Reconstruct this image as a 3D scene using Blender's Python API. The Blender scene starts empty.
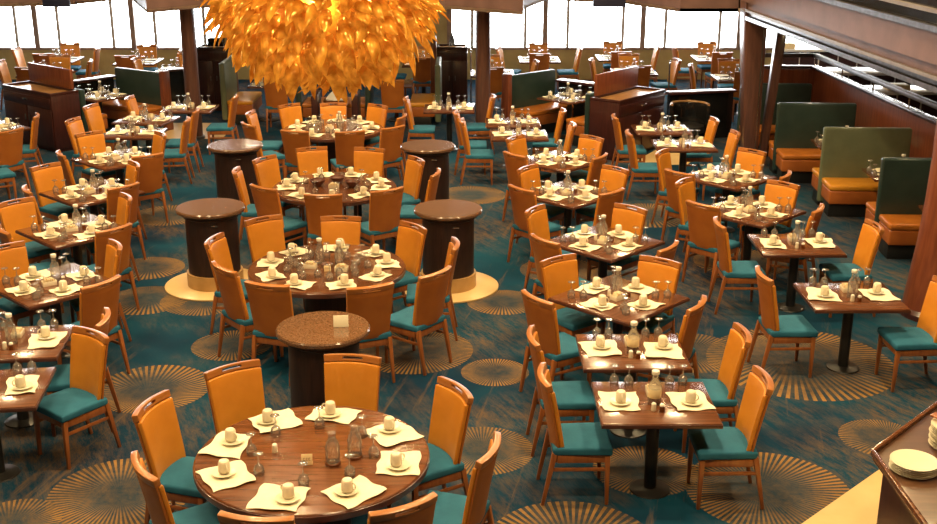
import bpy, bmesh, math, random
from mathutils import Vector, Matrix
random.seed(7)
R = math.radians
COL = bpy.context.scene.collection

# ------------------------------------------------------------------ camera model
PITCH, FOC, EYE = R(18.15), 1150.0, 4.5
def at(px, py, z):
    """the point at height z that the photo shows at pixel (px, py)"""
    x = (px - 468.5) / FOC; y = (262 - py) / FOC
    d = (x, math.cos(PITCH) + y * math.sin(PITCH), -math.sin(PITCH) + y * math.cos(PITCH))
    t = (z - EYE) / d[2]
    return Vector((d[0] * t, d[1] * t, z))
cam_d = bpy.data.cameras.new('camera'); cam = bpy.data.objects.new('camera', cam_d); COL.objects.link(cam)
cam.location = (0, 0, EYE); cam.rotation_euler = (R(90) - PITCH, 0, 0)
cam_d.sensor_width = 36; cam_d.lens = FOC / 937 * 36; cam_d.clip_end = 200
bpy.context.scene.camera = cam

# ------------------------------------------------------------------ materials
def newmat(name):
    m = bpy.data.materials.new(name); m.use_nodes = True
    nt = m.node_tree; b = nt.nodes['Principled BSDF']
    return m, nt, b
def mat(name, c1, c2=None, scale=8, rough=.5, metal=0, bump=0, stretch=None, coat=0, spec=.5, detail=4, emit=None, bscale=None):
    """noise-varied principled material"""
    m, nt, b = newmat(name); N = nt.nodes; L = nt.links
    tc = N.new('ShaderNodeTexCoord'); src = tc.outputs['Object']
    if stretch:
        mp = N.new('ShaderNodeMapping'); mp.inputs['Scale'].default_value = stretch; L.new(src, mp.inputs[0]); src = mp.outputs[0]
    nz = N.new('ShaderNodeTexNoise'); nz.inputs['Scale'].default_value = scale; nz.inputs['Detail'].default_value = detail; L.new(src, nz.inputs['Vector'])
    cr = N.new('ShaderNodeValToRGB'); cr.color_ramp.elements[0].position = .35; cr.color_ramp.elements[1].position = .65
    cr.color_ramp.elements[0].color = (*c1, 1); cr.color_ramp.elements[1].color = (*(c2 or c1), 1)
    L.new(nz.outputs['Fac'], cr.inputs[0]); L.new(cr.outputs[0], b.inputs['Base Color'])
    b.inputs['Roughness'].default_value = rough; b.inputs['Metallic'].default_value = metal
    b.inputs['Specular IOR Level'].default_value = spec; b.inputs['Coat Weight'].default_value = coat
    b.inputs['Coat Roughness'].default_value = .12
    if bump:
        n2 = N.new('ShaderNodeTexNoise'); n2.inputs['Scale'].default_value = bscale or scale * 6; L.new(src, n2.inputs['Vector'])
        bp = N.new('ShaderNodeBump'); bp.inputs['Strength'].default_value = bump; bp.inputs['Distance'].default_value = .01
        L.new(n2.outputs['Fac'], bp.inputs['Height']); L.new(bp.outputs[0], b.inputs['Normal'])
    if emit:
        L.new(cr.outputs[0], b.inputs['Emission Color']); b.inputs['Emission Strength'].default_value = emit
    return m
M = {}
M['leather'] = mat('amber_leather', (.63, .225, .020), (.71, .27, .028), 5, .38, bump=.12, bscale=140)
M['leather_shaded'] = mat('amber_leather_shaded', (.36, .108, .017), (.43, .138, .022), 5, .42, bump=.12, bscale=140)  # same leather as the front, with the shade behind the chair painted in
M['teal'] = mat('teal_fabric', (.011, .122, .215), (.019, .160, .265), 6, .85, bump=.3, bscale=300)
M['wood'] = mat('honey_wood', (.27, .083, .022), (.36, .12, .033), 6, .28, stretch=(6, 6, .8), coat=.3)
M['railwood'] = mat('amber_rail_wood', (.36, .125, .026), (.45, .165, .036), 6, .3, stretch=(.8, 6, 6), coat=.2)
M['table'] = mat('brown_table_wood', (.105, .035, .013), (.165, .060, .024), 5, .2, stretch=(.6, 7, 7), coat=.5)
M['table_edge'] = mat('dark_table_edge', (.07, .022, .012), (.10, .034, .018), 8, .3, coat=.3)
M['black'] = mat('black_metal', (.012, .012, .013), (.02, .019, .018), 8, .35)
M['drum'] = mat('black_brown_laminate', (.022, .011, .009), (.038, .018, .014), 7, .4, stretch=(7, 7, .7))
M['granite'] = mat('speckled_brown_stone', (.10, .047, .024), (.22, .12, .066), 90, .18, coat=.4, detail=8)
M['mahogany'] = mat('dark_mahogany', (.034, .009, .008), (.058, .015, .012), 6, .33, stretch=(5, 5, .6), coat=.3)
M['redwood'] = mat('red_mahogany', (.17, .045, .022), (.25, .075, .034), 5, .33, stretch=(5, 5, .5), coat=.3)
M['traywood'] = mat('worn_tray_wood', (.30, .15, .055), (.45, .25, .10), 5, .3, stretch=(1, 6, 6), coat=.2)
M['napkin'] = mat('cream_napkin_linen', (.86, .80, .60), (.90, .85, .66), 12, .85, bump=.25, bscale=90)
M['china'] = mat('cream_china', (.84, .77, .58), (.88, .82, .64), 3, .25, coat=.3)
M['cap'] = mat('white_cap', (.85, .82, .72), None, 4, .4)
M['label'] = mat('cream_label_paper', (.80, .62, .33), (.86, .70, .42), 22, .6)
M['sauce'] = mat('dark_amber_liquid', (.10, .028, .008), (.16, .05, .014), 5, .2)
M['packet'] = mat('sugar_packets', (.86, .74, .50), (.62, .42, .20), 60, .6)
M['bowl'] = mat('dark_brown_bowl', (.10, .035, .022), (.14, .05, .03), 8, .35)
M['steel'] = mat('brushed_steel', (.55, .54, .52), (.7, .69, .67), 30, .25, metal=1)
M['darksteel'] = mat('dark_steel', (.10, .095, .10), (.17, .16, .17), 12, .3, metal=.7)
M['railgrey'] = mat('dark_rail_paint', (.06, .045, .05), (.09, .07, .075), 8, .45)
M['greytrim'] = mat('grey_trim', (.22, .19, .19), (.28, .25, .25), 8, .45, metal=.2)
M['cream_stone'] = mat('cream_stone', (.72, .50, .22), (.78, .56, .27), 3, .35, coat=.2, detail=8)
M['plinth'] = mat('tan_plinth', (.42, .25, .09), (.52, .32, .13), 6, .45)
M['mauve'] = mat('mauve_brown_fascia', (.155, .088, .08), (.20, .115, .105), 3, .5)
M['darkfascia'] = mat('dark_red_fascia', (.085, .03, .028), (.12, .045, .04), 3, .5)
M['navy'] = mat('navy_panel', (.018, .022, .06), (.025, .03, .075), 3, .5)
M['ceil'] = mat('ceiling_paint', (.34, .25, .18), (.38, .28, .2), 2, .8)
M['olive'] = mat('olive_beige_paint', (.42, .33, .13), (.48, .38, .16), 4, .7)
M['brownpost'] = mat('brown_window_post', (.26, .18, .14), (.32, .22, .17), 8, .5)
M['greypost'] = mat('grey_mullion', (.5, .47, .42), (.56, .53, .48), 8, .5)
M['pole'] = mat('brown_pole_wood', (.10, .045, .035), (.145, .066, .05), 5, .3, stretch=(6, 6, .5), coat=.5)
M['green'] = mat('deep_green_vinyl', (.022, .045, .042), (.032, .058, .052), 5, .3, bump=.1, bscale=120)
M['green_lit'] = mat('green_vinyl_lit', (.13, .16, .10), (.16, .19, .12), 5, .32, bump=.1, bscale=120)  # the green vinyl again, light falling on the back painted into its colour
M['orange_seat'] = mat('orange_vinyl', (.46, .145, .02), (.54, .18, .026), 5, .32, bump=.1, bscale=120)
M['lit_seat'] = mat('orange_vinyl_lit', (.66, .28, .025), (.72, .32, .03), 5, .32, bump=.1, bscale=120)  # seat vinyl of a lit bench, the light put into the colour
M['orange_side'] = mat('rust_orange_vinyl', (.36, .10, .02), (.43, .13, .026), 5, .4)
M['whitetop'] = mat('white_counter_top', (.75, .72, .66), (.8, .77, .7), 5, .25)
M['darkpanel'] = mat('dark_counter_front', (.04, .016, .015), (.06, .024, .02), 6, .4)
M['divider'] = mat('pale_divider', (.62, .56, .5), None, 5, .4)
M['white'] = mat('white_linen', (.88, .87, .84), (.92, .91, .88), 8, .8)
M['blackglass'] = mat('black_gloss_panel', (.008, .008, .009), (.014, .013, .013), 3, .12)
M['print'] = mat('brown_print', (.25, .10, .05), None, 5, .6)
M['countertop'] = mat('worn_brown_counter', (.075, .034, .016), (.115, .052, .024), 4, .35, stretch=(.6, 5, 5), coat=.15)
M['wallpaint'] = mat('brown_wall', (.16, .09, .05), (.2, .12, .07), 2, .7)

def glassmat(name, tint, body, refl=.0, alpha=.82):
    m = bpy.data.materials.new(name); m.use_nodes = True; nt = m.node_tree; N = nt.nodes; L = nt.links
    N.remove(N['Principled BSDF']); out = N['Material Output']
    tr = N.new('ShaderNodeBsdfTransparent'); tr.inputs[0].default_value = (*tint, 1)
    gl = N.new('ShaderNodeBsdfGlossy'); gl.inputs['Roughness'].default_value = .06
    df = N.new('ShaderNodeBsdfDiffuse'); df.inputs[0].default_value = (*body, 1)
    lw = N.new('ShaderNodeLayerWeight'); lw.inputs['Blend'].default_value = .35
    nz = N.new('ShaderNodeTexNoise'); nz.inputs['Scale'].default_value = 6
    mr = N.new('ShaderNodeMapRange'); mr.inputs['To Min'].default_value = 1 - alpha - .03; mr.inputs['To Max'].default_value = 1 - alpha + .03
    L.new(nz.outputs['Fac'], mr.inputs['Value'])
    m1 = N.new('ShaderNodeMixShader'); L.new(mr.outputs[0], m1.inputs[0]); L.new(tr.outputs[0], m1.inputs[1]); L.new(df.outputs[0], m1.inputs[2])
    ad = N.new('ShaderNodeMath'); ad.operation = 'MULTIPLY_ADD'; ad.inputs[1].default_value = .7; ad.inputs[2].default_value = .06 + refl
    L.new(lw.outputs['Fresnel'], ad.inputs[0])
    m2 = N.new('ShaderNodeMixShader'); L.new(ad.outputs[0], m2.inputs[0]); L.new(m1.outputs[0], m2.inputs[1]); L.new(gl.outputs[0], m2.inputs[2])
    L.new(m2.outputs[0], out.inputs[0])
    return m
M['glass'] = glassmat('clear_glass', (.995, .99, .98), (1, .97, .90), .05, .88)
M['pane'] = glassmat('window_glass', (.97, .98, .98), (.8, .85, .86), 0, .97)

def amber_mat():
    m = bpy.data.materials.new('amber_glass_petal'); m.use_nodes = True; nt = m.node_tree; N = nt.nodes; L = nt.links
    N.remove(N['Principled BSDF']); out = N['Material Output']
    ge = N.new('ShaderNodeNewGeometry'); nz = N.new('ShaderNodeTexNoise'); nz.inputs['Scale'].default_value = 7.5; nz.inputs['Detail'].default_value = 4
    L.new(ge.outputs['Position'], nz.inputs['Vector'])
    cr = N.new('ShaderNodeValToRGB'); e = cr.color_ramp.elements
    e[0].position = .36; e[0].color = (.48, .155, .010, 1); e[1].position = .66; e[1].color = (.88, .45, .05, 1)
    L.new(nz.outputs['Fac'], cr.inputs[0])
    df = N.new('ShaderNodeBsdfDiffuse'); tl = N.new('ShaderNodeBsdfTranslucent'); gl = N.new('ShaderNodeBsdfGlossy'); gl.inputs['Roughness'].default_value = .18; gl.inputs['Color'].default_value = (1, .62, .18, 1)
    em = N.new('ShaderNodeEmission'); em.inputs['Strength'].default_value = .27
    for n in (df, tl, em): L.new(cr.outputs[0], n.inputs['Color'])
    a = N.new('ShaderNodeMixShader'); a.inputs[0].default_value = .55; L.new(df.outputs[0], a.inputs[1]); L.new(tl.outputs[0], a.inputs[2])
    b = N.new('ShaderNodeMixShader'); b.inputs[0].default_value = .13; L.new(a.outputs[0], b.inputs[1]); L.new(gl.outputs[0], b.inputs[2])
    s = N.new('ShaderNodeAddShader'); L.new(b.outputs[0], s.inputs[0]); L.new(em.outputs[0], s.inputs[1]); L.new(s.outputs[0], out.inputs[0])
    return m
M['amber'] = amber_mat()
def glow(name, c, s):
    m, nt, b = newmat(name); nz = nt.nodes.new('ShaderNodeTexNoise'); nz.inputs['Scale'].default_value = 3
    cr = nt.nodes.new('ShaderNodeValToRGB'); cr.color_ramp.elements[0].color = (c[0]*.8, c[1]*.8, c[2]*.8, 1); cr.color_ramp.elements[1].color = (*c, 1)
    nt.links.new(nz.outputs['Fac'], cr.inputs[0]); nt.links.new(cr.outputs[0], b.inputs['Emission Color']); b.inputs['Emission Strength'].default_value = s
    b.inputs['Base Color'].default_value = (*c, 1)
    return m
M['bulb'] = glow('warm_bulb', (1, .55, .12), 6)

# carpet: teal ground with tan streaks and sunburst circles, all in world metres
def carpet_mat(circles):
    g = bpy.data.node_groups.new('sunburst', 'ShaderNodeTree')
    for nm, tp in (('P', 'NodeSocketVector'), ('C', 'NodeSocketVector'), ('O', 'NodeSocketVector'), ('Rad', 'NodeSocketFloat'), ('Rays', 'NodeSocketFloat')):
        g.interface.new_socket(nm, in_out='INPUT', socket_type=tp)
    g.interface.new_socket('Disc', in_out='OUTPUT', socket_type='NodeSocketFloat'); g.interface.new_socket('Ray', in_out='OUTPUT', socket_type='NodeSocketFloat')
    N = g.nodes; L = g.links; gi = N.new('NodeGroupInput'); go = N.new('NodeGroupOutput')
    def mth(op, a, b=None, c=None):
        n = N.new('ShaderNodeMath'); n.operation = op
        for i, v in enumerate((a, b, c)):
            if v is None: continue
            if isinstance(v, (int, float)): n.inputs[i].default_value = v
            else: L.new(v, n.inputs[i])
        return n.outputs[0]
    def vsub(a, b):
        n = N.new('ShaderNodeVectorMath'); n.operation = 'SUBTRACT'; L.new(a, n.inputs[0]); L.new(b, n.inputs[1]); return n.outputs[0]
    d = vsub(gi.outputs['P'], gi.outputs['C']); ln = N.new('ShaderNodeVectorMath'); ln.operation = 'LENGTH'; L.new(d, ln.inputs[0])
    rr = mth('DIVIDE', ln.outputs['Value'], gi.outputs['Rad'])
    disc = mth('LESS_THAN', rr, 1.0)
    d2 = vsub(gi.outputs['P'], gi.outputs['O']); sx = N.new('ShaderNodeSeparateXYZ'); L.new(d2, sx.inputs[0])
    ang = mth('ARCTAN2', sx.outputs[1], sx.outputs[0])
    s = mth('SINE', mth('MULTIPLY', ang, gi.outputs['Rays']))
    ray = mth('GREATER_THAN', s, .1)
    mr = N.new('ShaderNodeMapRange'); mr.interpolation_type = 'SMOOTHSTEP'; mr.inputs['From Min'].default_value = .30; mr.inputs['From Max'].default_value = .85
    mr.inputs['To Min'].default_value = .06; mr.inputs['To Max'].default_value = 1
    L.new(rr, mr.inputs['Value'])
    L.new(disc, go.inputs['Disc']); L.new(mth('MULTIPLY', mth('MULTIPLY', ray, disc), mr.outputs[0]), go.inputs['Ray'])
    m, nt, b = newmat('carpet'); N = nt.nodes; L = nt.links
    ge = N.new('ShaderNodeNewGeometry'); pos = ge.outputs['Position']
    def noise(scale, detail, mapping=None, rot=0, rough=.6):
        src = pos
        if mapping:
            mp = N.new('ShaderNodeMapping'); mp.inputs['Rotation'].default_value = (0, 0, rot)
            L.new(src, mp.inputs[0]); m2 = N.new('ShaderNodeMapping'); m2.inputs['Scale'].default_value = mapping; L.new(mp.outputs[0], m2.inputs[0]); src = m2.outputs[0]
        n = N.new('ShaderNodeTexNoise'); n.inputs['Scale'].default_value = scale; n.inputs['Detail'].default_value = detail; n.inputs['Roughness'].default_value = rough
        L.new(src, n.inputs['Vector']); return n.outputs['Fac']
    def ramp(f, stops):
        c = N.new('ShaderNodeValToRGB'); e = c.color_ramp.elements
        e[0].position, e[0].color = stops[0][0], (*stops[0][1], 1); e[1].position, e[1].color = stops[-1][0], (*stops[-1][1], 1)
        for p, cc in stops[1:-1]: x = e.new(p); x.color = (*cc, 1)
        L.new(f, c.inputs[0]); return c.outputs[0]
    def mix(f, a, bb):
        n = N.new('ShaderNodeMix'); n.data_type = 'RGBA'
        if isinstance(f, (int, float)): n.inputs[0].default_value = f
        else: L.new(f, n.inputs[0])
        for i, v in ((6, a), (7, bb)):
            if isinstance(v, tuple): n.inputs[i].default_value = (*v, 1)
            else: L.new(v, n.inputs[i])
        return n.outputs[2]
    def mth2(op, a, bb):
        n = N.new('ShaderNodeMath'); n.operation = op
        for i, v in enumerate((a, bb)):
            if isinstance(v, (int, float)): n.inputs[i].default_value = v
            else: L.new(v, n.inputs[i])
        return n.outputs[0]
    TEAL, NAVY, TAN, GREY = (.004, .058, .105), (.004, .026, .060), (.21, .115, .040), (.10, .075, .05)
    ground = ramp(noise(.55, 3), [(.35, NAVY), (.62, TEAL)])
    big = ramp(noise(.42, 4, rot=0), [(.42, (0, 0, 0)), (.60, (1, 1, 1))])
    fine = ramp(noise(9, 9, (1, .22, 1), R(-25), .85), [(.44, (0, 0, 0)), (.60, (1, 1, 1))])
    ground = mix(mth2('MULTIPLY', mth2('MULTIPLY', big, fine), .62), ground, TAN)
    strk = ramp(noise(3.0, 6, (2.2, .16, 1), R(12), .7), [(.58, (0, 0, 0)), (.68, (1, 1, 1))])
    ground = mix(mth2('MULTIPLY', strk, .45), ground, TAN)
    inner = mix(mth2('MULTIPLY', ramp(noise(9, 8, rough=.8), [(.38, (0, 0, 0)), (.62, (1, 1, 1))]), .55), (.012, .038, .058), TAN)
    brk = ramp(noise(1.3, 9, rough=.8), [(.34, (.08, .08, .08)), (.56, (.95, .95, .95))])
    col = ground
    for (cx, cy, rad, rays, ox, oy) in circles:
        gn = N.new('ShaderNodeGroup'); gn.node_tree = g; L.new(pos, gn.inputs['P'])
        gn.inputs['C'].default_value = (cx, cy, 0); gn.inputs['O'].default_value = (cx + ox, cy + oy, 0)
        gn.inputs['Rad'].default_value = rad; gn.inputs['Rays'].default_value = round(rays * 1.65)
        col = mix(mth2('MULTIPLY', gn.outputs['Disc'], .55), col, inner)
        col = mix(mth2('MULTIPLY', gn.outputs['Ray'], brk), col, (.34, .185, .055))
    L.new(col, b.inputs['Base Color']); b.inputs['Roughness'].default_value = .95; b.inputs['Specular IOR Level'].default_value = .15
    bp = N.new('ShaderNodeBump'); bp.inputs['Strength'].default_value = .25; bp.inputs['Distance'].default_value = .004
    L.new(noise(260, 2), bp.inputs['Height']); L.new(bp.outputs[0], b.inputs['Normal'])
    return m

# ------------------------------------------------------------------ mesh builder
class MB:
    def __init__(s): s.v = []; s.f = []
    def add(s, vs, fs):
        n = len(s.v); s.v += [tuple(v) for v in vs]; s.f += [tuple(i + n for i in f) for f in fs]; return s
    def box(s, x0, x1, y0, y1, z0, z1, mx=None):
        vs = [Vector((x, y, z)) for z in (z0, z1) for y in (y0, y1) for x in (x0, x1)]
        if mx: vs = [mx @ v for v in vs]
        return s.add(vs, [(0, 2, 3, 1), (4, 5, 7, 6), (0, 1, 5, 4), (2, 6, 7, 3), (0, 4, 6, 2), (1, 3, 7, 5)])
    def bar(s, p0, p1, a0, a1=None, b0=None, b1=None):
        """tapered square bar from p0 to p1; widths a (local x) and b"""
        p0, p1 = Vector(p0), Vector(p1); a1 = a0 if a1 is None else a1; b0 = a0 if b0 is None else b0; b1 = a1 if b1 is None else b1
        d = (p1 - p0).normalized(); ux = Vector((1, 0, 0)) if abs(d.x) < .9 else Vector((0, 1, 0))
        uy = d.cross(ux).normalized(); ux = uy.cross(d).normalized()
        vs = [p + ux * (i * a / 2) + uy * (j * b / 2) for p, a, b in ((p0, a0, b0), (p1, a1, b1)) for j in (-1, 1) for i in (-1, 1)]
        return s.add(vs, [(0, 2, 3, 1), (4, 5, 7, 6), (0, 1, 5, 4), (2, 6, 7, 3), (0, 4, 6, 2), (1, 3, 7, 5)])
    def lathe(s, prof, n=20, c=(0, 0, 0)):
        vs = []; fs = []
        for r, z in prof:
            for i in range(n):
                a = 2 * math.pi * i / n; vs.append((c[0] + r * math.cos(a), c[1] + r * math.sin(a), c[2] + z))
        for k in range(len(prof) - 1):
            for i in range(n):
                j = (i + 1) % n; fs.append((k * n + i, k * n + j, (k + 1) * n + j, (k + 1) * n + i))
        if prof[0][0] > 1e-6: fs.append(tuple(range(n))[::-1])
        if prof[-1][0] > 1e-6: fs.append(tuple((len(prof) - 1) * n + i for i in range(n)))
        return s.add(vs, fs)
    def tube(s, path, r, n=8):
        path = [Vector(p) for p in path]; vs = []; fs = []
        for k, p in enumerate(path):
            d = (path[min(k + 1, len(path) - 1)] - path[max(k - 1, 0)]).normalized()
            u = d.cross(Vector((0, 0, 1)) if abs(d.z) < .9 else Vector((1, 0, 0))).normalized(); w = d.cross(u)
            for i in range(n):
                a = 2 * math.pi * i / n; vs.append(p + (u * math.cos(a) + w * math.sin(a)) * r)
        for k in range(len(path) - 1):
            for i in range(n):
                j = (i + 1) % n; fs.append((k * n + i, k * n + j, (k + 1) * n + j, (k + 1) * n + i))
        fs.append(tuple(range(n))[::-1]); fs.append(tuple((len(path) - 1) * n + i for i in range(n)))
        return s.add(vs, fs)
    def prism(s, poly, z0, z1):
        n = len(poly); vs = [(x, y, z0) for x, y in poly] + [(x, y, z1) for x, y in poly]
        return s.add(vs, [tuple(range(n))[::-1], tuple(range(n, 2 * n))] + [(i, (i + 1) % n, n + (i + 1) % n, n + i) for i in range(n)])
    def slab(s, us, vs_, pos, thick, skip=()):
        """slab over a grid of cells; pos(u, v) -> (point, normal); cells in skip are holes"""
        nu, nv = len(us), len(vs_); A = []; B = []
        for v in vs_:
            for u in us:
                p, nn = pos(u, v); A.append(p + nn * thick / 2); B.append(p - nn * thick / 2)
        ids = lambda i, j: j * nu + i; K = nu * nv; fs = []
        cells = {(i, j) for i in range(nu - 1) for j in range(nv - 1)} - set(skip)
        for i, j in cells:
            a, b, c, d = ids(i, j), ids(i + 1, j), ids(i + 1, j + 1), ids(i, j + 1)
            fs.append((a, b, c, d)); fs.append((K + d, K + c, K + b, K + a))
            for (ni, nj), (p, q) in (((i, j - 1), (a, b)), ((i + 1, j), (b, c)), ((i, j + 1), (c, d)), ((i - 1, j), (d, a))):
                if (ni, nj) not in cells: fs.append((p, K + p, K + q, q))
        return s.add(A + B, fs)
    def mesh(s, name, m, bevel=0, seg=2, smooth=True, ang=38):
        me = bpy.data.meshes.new(name); me.from_pydata(s.v, [], s.f)
        bm = bmesh.new(); bm.from_mesh(me)
        loose = [v for v in bm.verts if not v.link_faces]
        if loose: bmesh.ops.delete(bm, geom=loose, context='VERTS')
        bmesh.ops.recalc_face_normals(bm, faces=bm.faces)
        if bevel:
            es = [e for e in bm.edges if len(e.link_faces) == 2 and e.calc_face_angle(0) > R(30)]
            bmesh.ops.bevel(bm, geom=es, offset=bevel, segments=seg, profile=.5, affect='EDGES', clamp_overlap=True)
        bm.to_mesh(me); bm.free()
        if smooth:
            me.polygons.foreach_set('use_smooth', [True] * len(me.polygons)); me.set_sharp_from_angle(angle=R(ang))
        me.materials.append(m); return me

def link(name, me, parent=None):
    o = bpy.data.objects.new(name, me); COL.objects.link(o)
    if parent: o.parent = parent
    return o
def part(parent, name, mb, m, **k): return link(name, mb.mesh(name, M[m] if isinstance(m, str) else m, **k), parent)
def empty(name, loc=(0, 0, 0), rz=0):
    o = bpy.data.objects.new(name, None); COL.objects.link(o); o.location = loc; o.rotation_euler = (0, 0, rz); o.empty_display_size = .1; return o
def tag(o, label, cat, group=None):
    o['label'] = label; o['category'] = cat
    if group: o['group'] = group
    return o
def struct(name, mb, m, **k):
    o = part(None, name, mb, m, **k); o['kind'] = 'structure'; return o
def children(o): return KIDS.get(o.name, [])
KIDS = {}
def copy_tree(src, parent=None):
    c = src.copy(); COL.objects.link(c); c.parent = parent
    for ch in [x for x in bpy.data.objects if x.parent == src] if src.name not in CHILDREN else CHILDREN[src.name]:
        copy_tree(ch, c)
    return c
CHILDREN = {}
PROTO = {}
BUILD = {}
def spawn(kind, loc, rz=0, label='', cat='', group=None):
    """the first of a kind is built, the later ones are copies of it with copies of its parts"""
    if kind not in PROTO:
        o = BUILD[kind](); PROTO[kind] = o
        def reg(x):
            CHILDREN[x.name] = [y for y in bpy.data.objects if y.parent == x]
            for y in CHILDREN[x.name]: reg(y)
        reg(o)
    else:
        o = copy_tree(PROTO[kind])
        for k in ('group',):
            if k in o: del o[k]
    o.location = loc; o.rotation_euler = (0, 0, rz)
    return tag(o, label, cat, group)

# ------------------------------------------------------------------ prototypes
def back_pos(off, w0, w1, z0, z1):
    def f(u, v):
        w = w0 + (w1 - w0) * v; z = z0 + (z1 - z0) * v
        y = -.195 - .20 * (z - .45) ** 1.15 + .045 * u * u + off
        return Vector((u * w / 2, y, z)), Vector((-.2 * u, 1, .2)).normalized()
    return f
def lin(a, b, n): return [a + (b - a) * i / n for i in range(n + 1)]
def build_chair():
    t = empty('dining_chair')
    seat = MB(); us = lin(-1, 1, 8)
    def sp(u, v):
        w = .235 - .018 * (1 - (v + 1) / 2); k = max(abs(u), abs(v))
        return Vector((u * w, v * .225 + .01, .452 + .018 * (1 - k ** 4))), Vector((0, 0, 1))
    seat.slab(us, us, sp, .062)
    part(t, 'seat', seat, 'teal', bevel=.016, seg=3, ang=60)
    fr = MB(); fr.box(-.215, .215, .185, .21, .36, .425); fr.box(-.205, .205, -.205, -.18, .36, .425)
    fr.box(-.215, -.19, -.18, .185, .36, .425); fr.box(.19, .215, -.18, .185, .36, .425)
    part(t, 'seat_frame', fr, 'wood', bevel=.004)
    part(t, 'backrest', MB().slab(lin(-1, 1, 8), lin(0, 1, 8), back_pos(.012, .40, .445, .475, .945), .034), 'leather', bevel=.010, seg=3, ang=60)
    part(t, 'back_panel', MB().slab(lin(-1, 1, 8), lin(0, 1, 8), back_pos(-.017, .405, .45, .455, .950), .018), 'leather_shaded', bevel=.004)
    part(t, 'top_rail', MB().slab([-1, -.8, -.6, -.36, -.18, 0, .18, .36, .6, .8, 1], [0, .3, .68, 1], back_pos(-.006, .45, .456, .948, 1.0), .046,
         skip=[(i, 1) for i in range(3, 7)]), 'railwood', bevel=.004)
    for sx in (-1, 1):
        part(t, 'leg', MB().bar((sx * .205, .205, 0), (sx * .205, .198, .42), .026, .040), 'wood', bevel=.004)
        part(t, 'leg', MB().bar((sx * .200, -.285, 0), (sx * .196, -.20, .44), .026, .040), 'wood', bevel=.004)
    for sx in (-1, 1): part(t, 'stretcher', MB().bar((sx * .205, .20, .30), (sx * .198, -.222, .30), .018, .018, .026, .026), 'wood', bevel=.003)
    return t
BUILD['chair'] = build_chair

def square_top(w, d):
    def f():
        t = empty('square_dining_table' if w == d else 'narrow_dining_table')
        part(t, 'tabletop', MB().box(-w/2, w/2, -d/2, d/2, .72, .75), 'table', bevel=.006)
        part(t, 'edge_band', MB().box(-w/2 - .006, w/2 + .006, -d/2 - .006, d/2 + .006, .712, .742), 'table_edge', bevel=.004)
        part(t, 'pedestal', MB().lathe([(.05, .03), (.05, .69), (.16, .695), (.16, .711)], 20), 'black')
        part(t, 'base', MB().lathe([(.155, 0), (.16, .004), (.155, .012), (.08, .024), (.055, .0295)], 32), 'black')
        return t
    return f
BUILD['four'] = square_top(.95, .95)
BUILD['two'] = square_top(.88, .76)
def round_table(legs):
    def f():
        t = empty('round_dining_table')
        part(t, 'tabletop', MB().lathe([(.0, .715), (.795, .715), (.805, .722), (.805, .743), (.797, .75), (0, .75)], 64), 'table')
        part(t, 'edge_band', MB().lathe([(.77, .69), (.808, .69), (.811, .7), (.811, .735), (.806, .738)], 64), 'table_edge')
        if legs:
            for a in range(4):
                c, s = math.cos(R(45 + 90 * a)) * .42, math.sin(R(45 + 90 * a)) * .42
                part(t, 'leg', MB().bar((c, s, 0), (c, s, .715), .045), 'black', bevel=.004)
            part(t, 'apron', MB().box(-.44, .44, -.44, .44, .63, .714), 'black', bevel=.005)
        else:
            part(t, 'pedestal', MB().lathe([(.30, 0), (.30, .05), (.25, .07), (.25, .68), (.40, .70), (.40, .7145)], 40), 'drum')
        return t
    return f
BUILD['round'] = round_table(False); BUILD['round_legs'] = round_table(True)

def build_mug():
    t = empty('coffee_mug')
    part(t, 'cup', MB().lathe([(.036, 0), (.039, .003), (.040, .03), (.038, .07), (.033, .080), (.030, .0825), (.027, .079), (0, .078)], 20), 'china', ang=50)
    part(t, 'handle', MB().tube([(.036 + .027 * math.sin(a), 0, .042 + .026 * math.cos(a)) for a in lin(.15, math.pi - .15, 8)], .0055, 6), 'china')
    return t
BUILD['mug'] = build_mug
def build_goblet(foot_up=True):
    t = empty('goblet')
    part(t, 'bowl', MB().lathe([(.034, 0), (.037, .02), (.037, .040), (.031, .062), (.015, .078), (.005, .086)][::1], 18), 'glass', ang=70)
    part(t, 'stem', MB().lathe([(.005, .0865), (.004, .11), (.005, .150), (.010, .154)], 10), 'glass', ang=70)
    part(t, 'foot', MB().lathe([(0, .154), (.030, .156), (.034, .158), (.033, .161), (0, .163)], 18), 'glass', ang=70)
    return t
BUILD['goblet'] = build_goblet
def build_saucer():
    o = link('saucer', MB().lathe([(0, 0), (.045, 0), (.05, .004), (.078, .013), (.080, .016), (.074, .015), (.045, .007), (0, .006)], 28).mesh('saucer', M['china'], ang=60)); return o
BUILD['saucer'] = build_saucer
def napkin_builder(seed, w, d, skew=1):
    def f():
        rnd = random.Random(seed); mb = MB(); n = 10
        sk = [rnd.uniform(-.03, .03) * skew for _ in range(8)]; ph = [rnd.uniform(0, 6) for _ in range(4)]
        def pos(u, v):
            cu, cv = (1 + u) / 2, (1 + v) / 2
            dx = (sk[0] * (1-cu) + sk[1] * cu) * (1-cv) + (sk[2] * (1-cu) + sk[3] * cu) * cv
            dy = (sk[4] * (1-cu) + sk[5] * cu) * (1-cv) + (sk[6] * (1-cu) + sk[7] * cu) * cv
            e = .008 * math.sin(5 * u + ph[0]) * abs(v) ** 3; e2 = .008 * math.sin(5 * v + ph[1]) * abs(u) ** 3
            k = max(abs(u), abs(v)) ** 6
            z = .0040 + k * (.0055 + .005 * math.sin(3 * u + 2 * v + ph[2]))
            return Vector((u * w / 2 + dx + e2, v * d / 2 + dy + e, z)), Vector((0, 0, 1))
        mb.slab(lin(-1, 1, n), lin(-1, 1, n), pos, .004)
        return link('napkin', mb.mesh('napkin', M['napkin'], ang=60))
    return f
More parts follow.
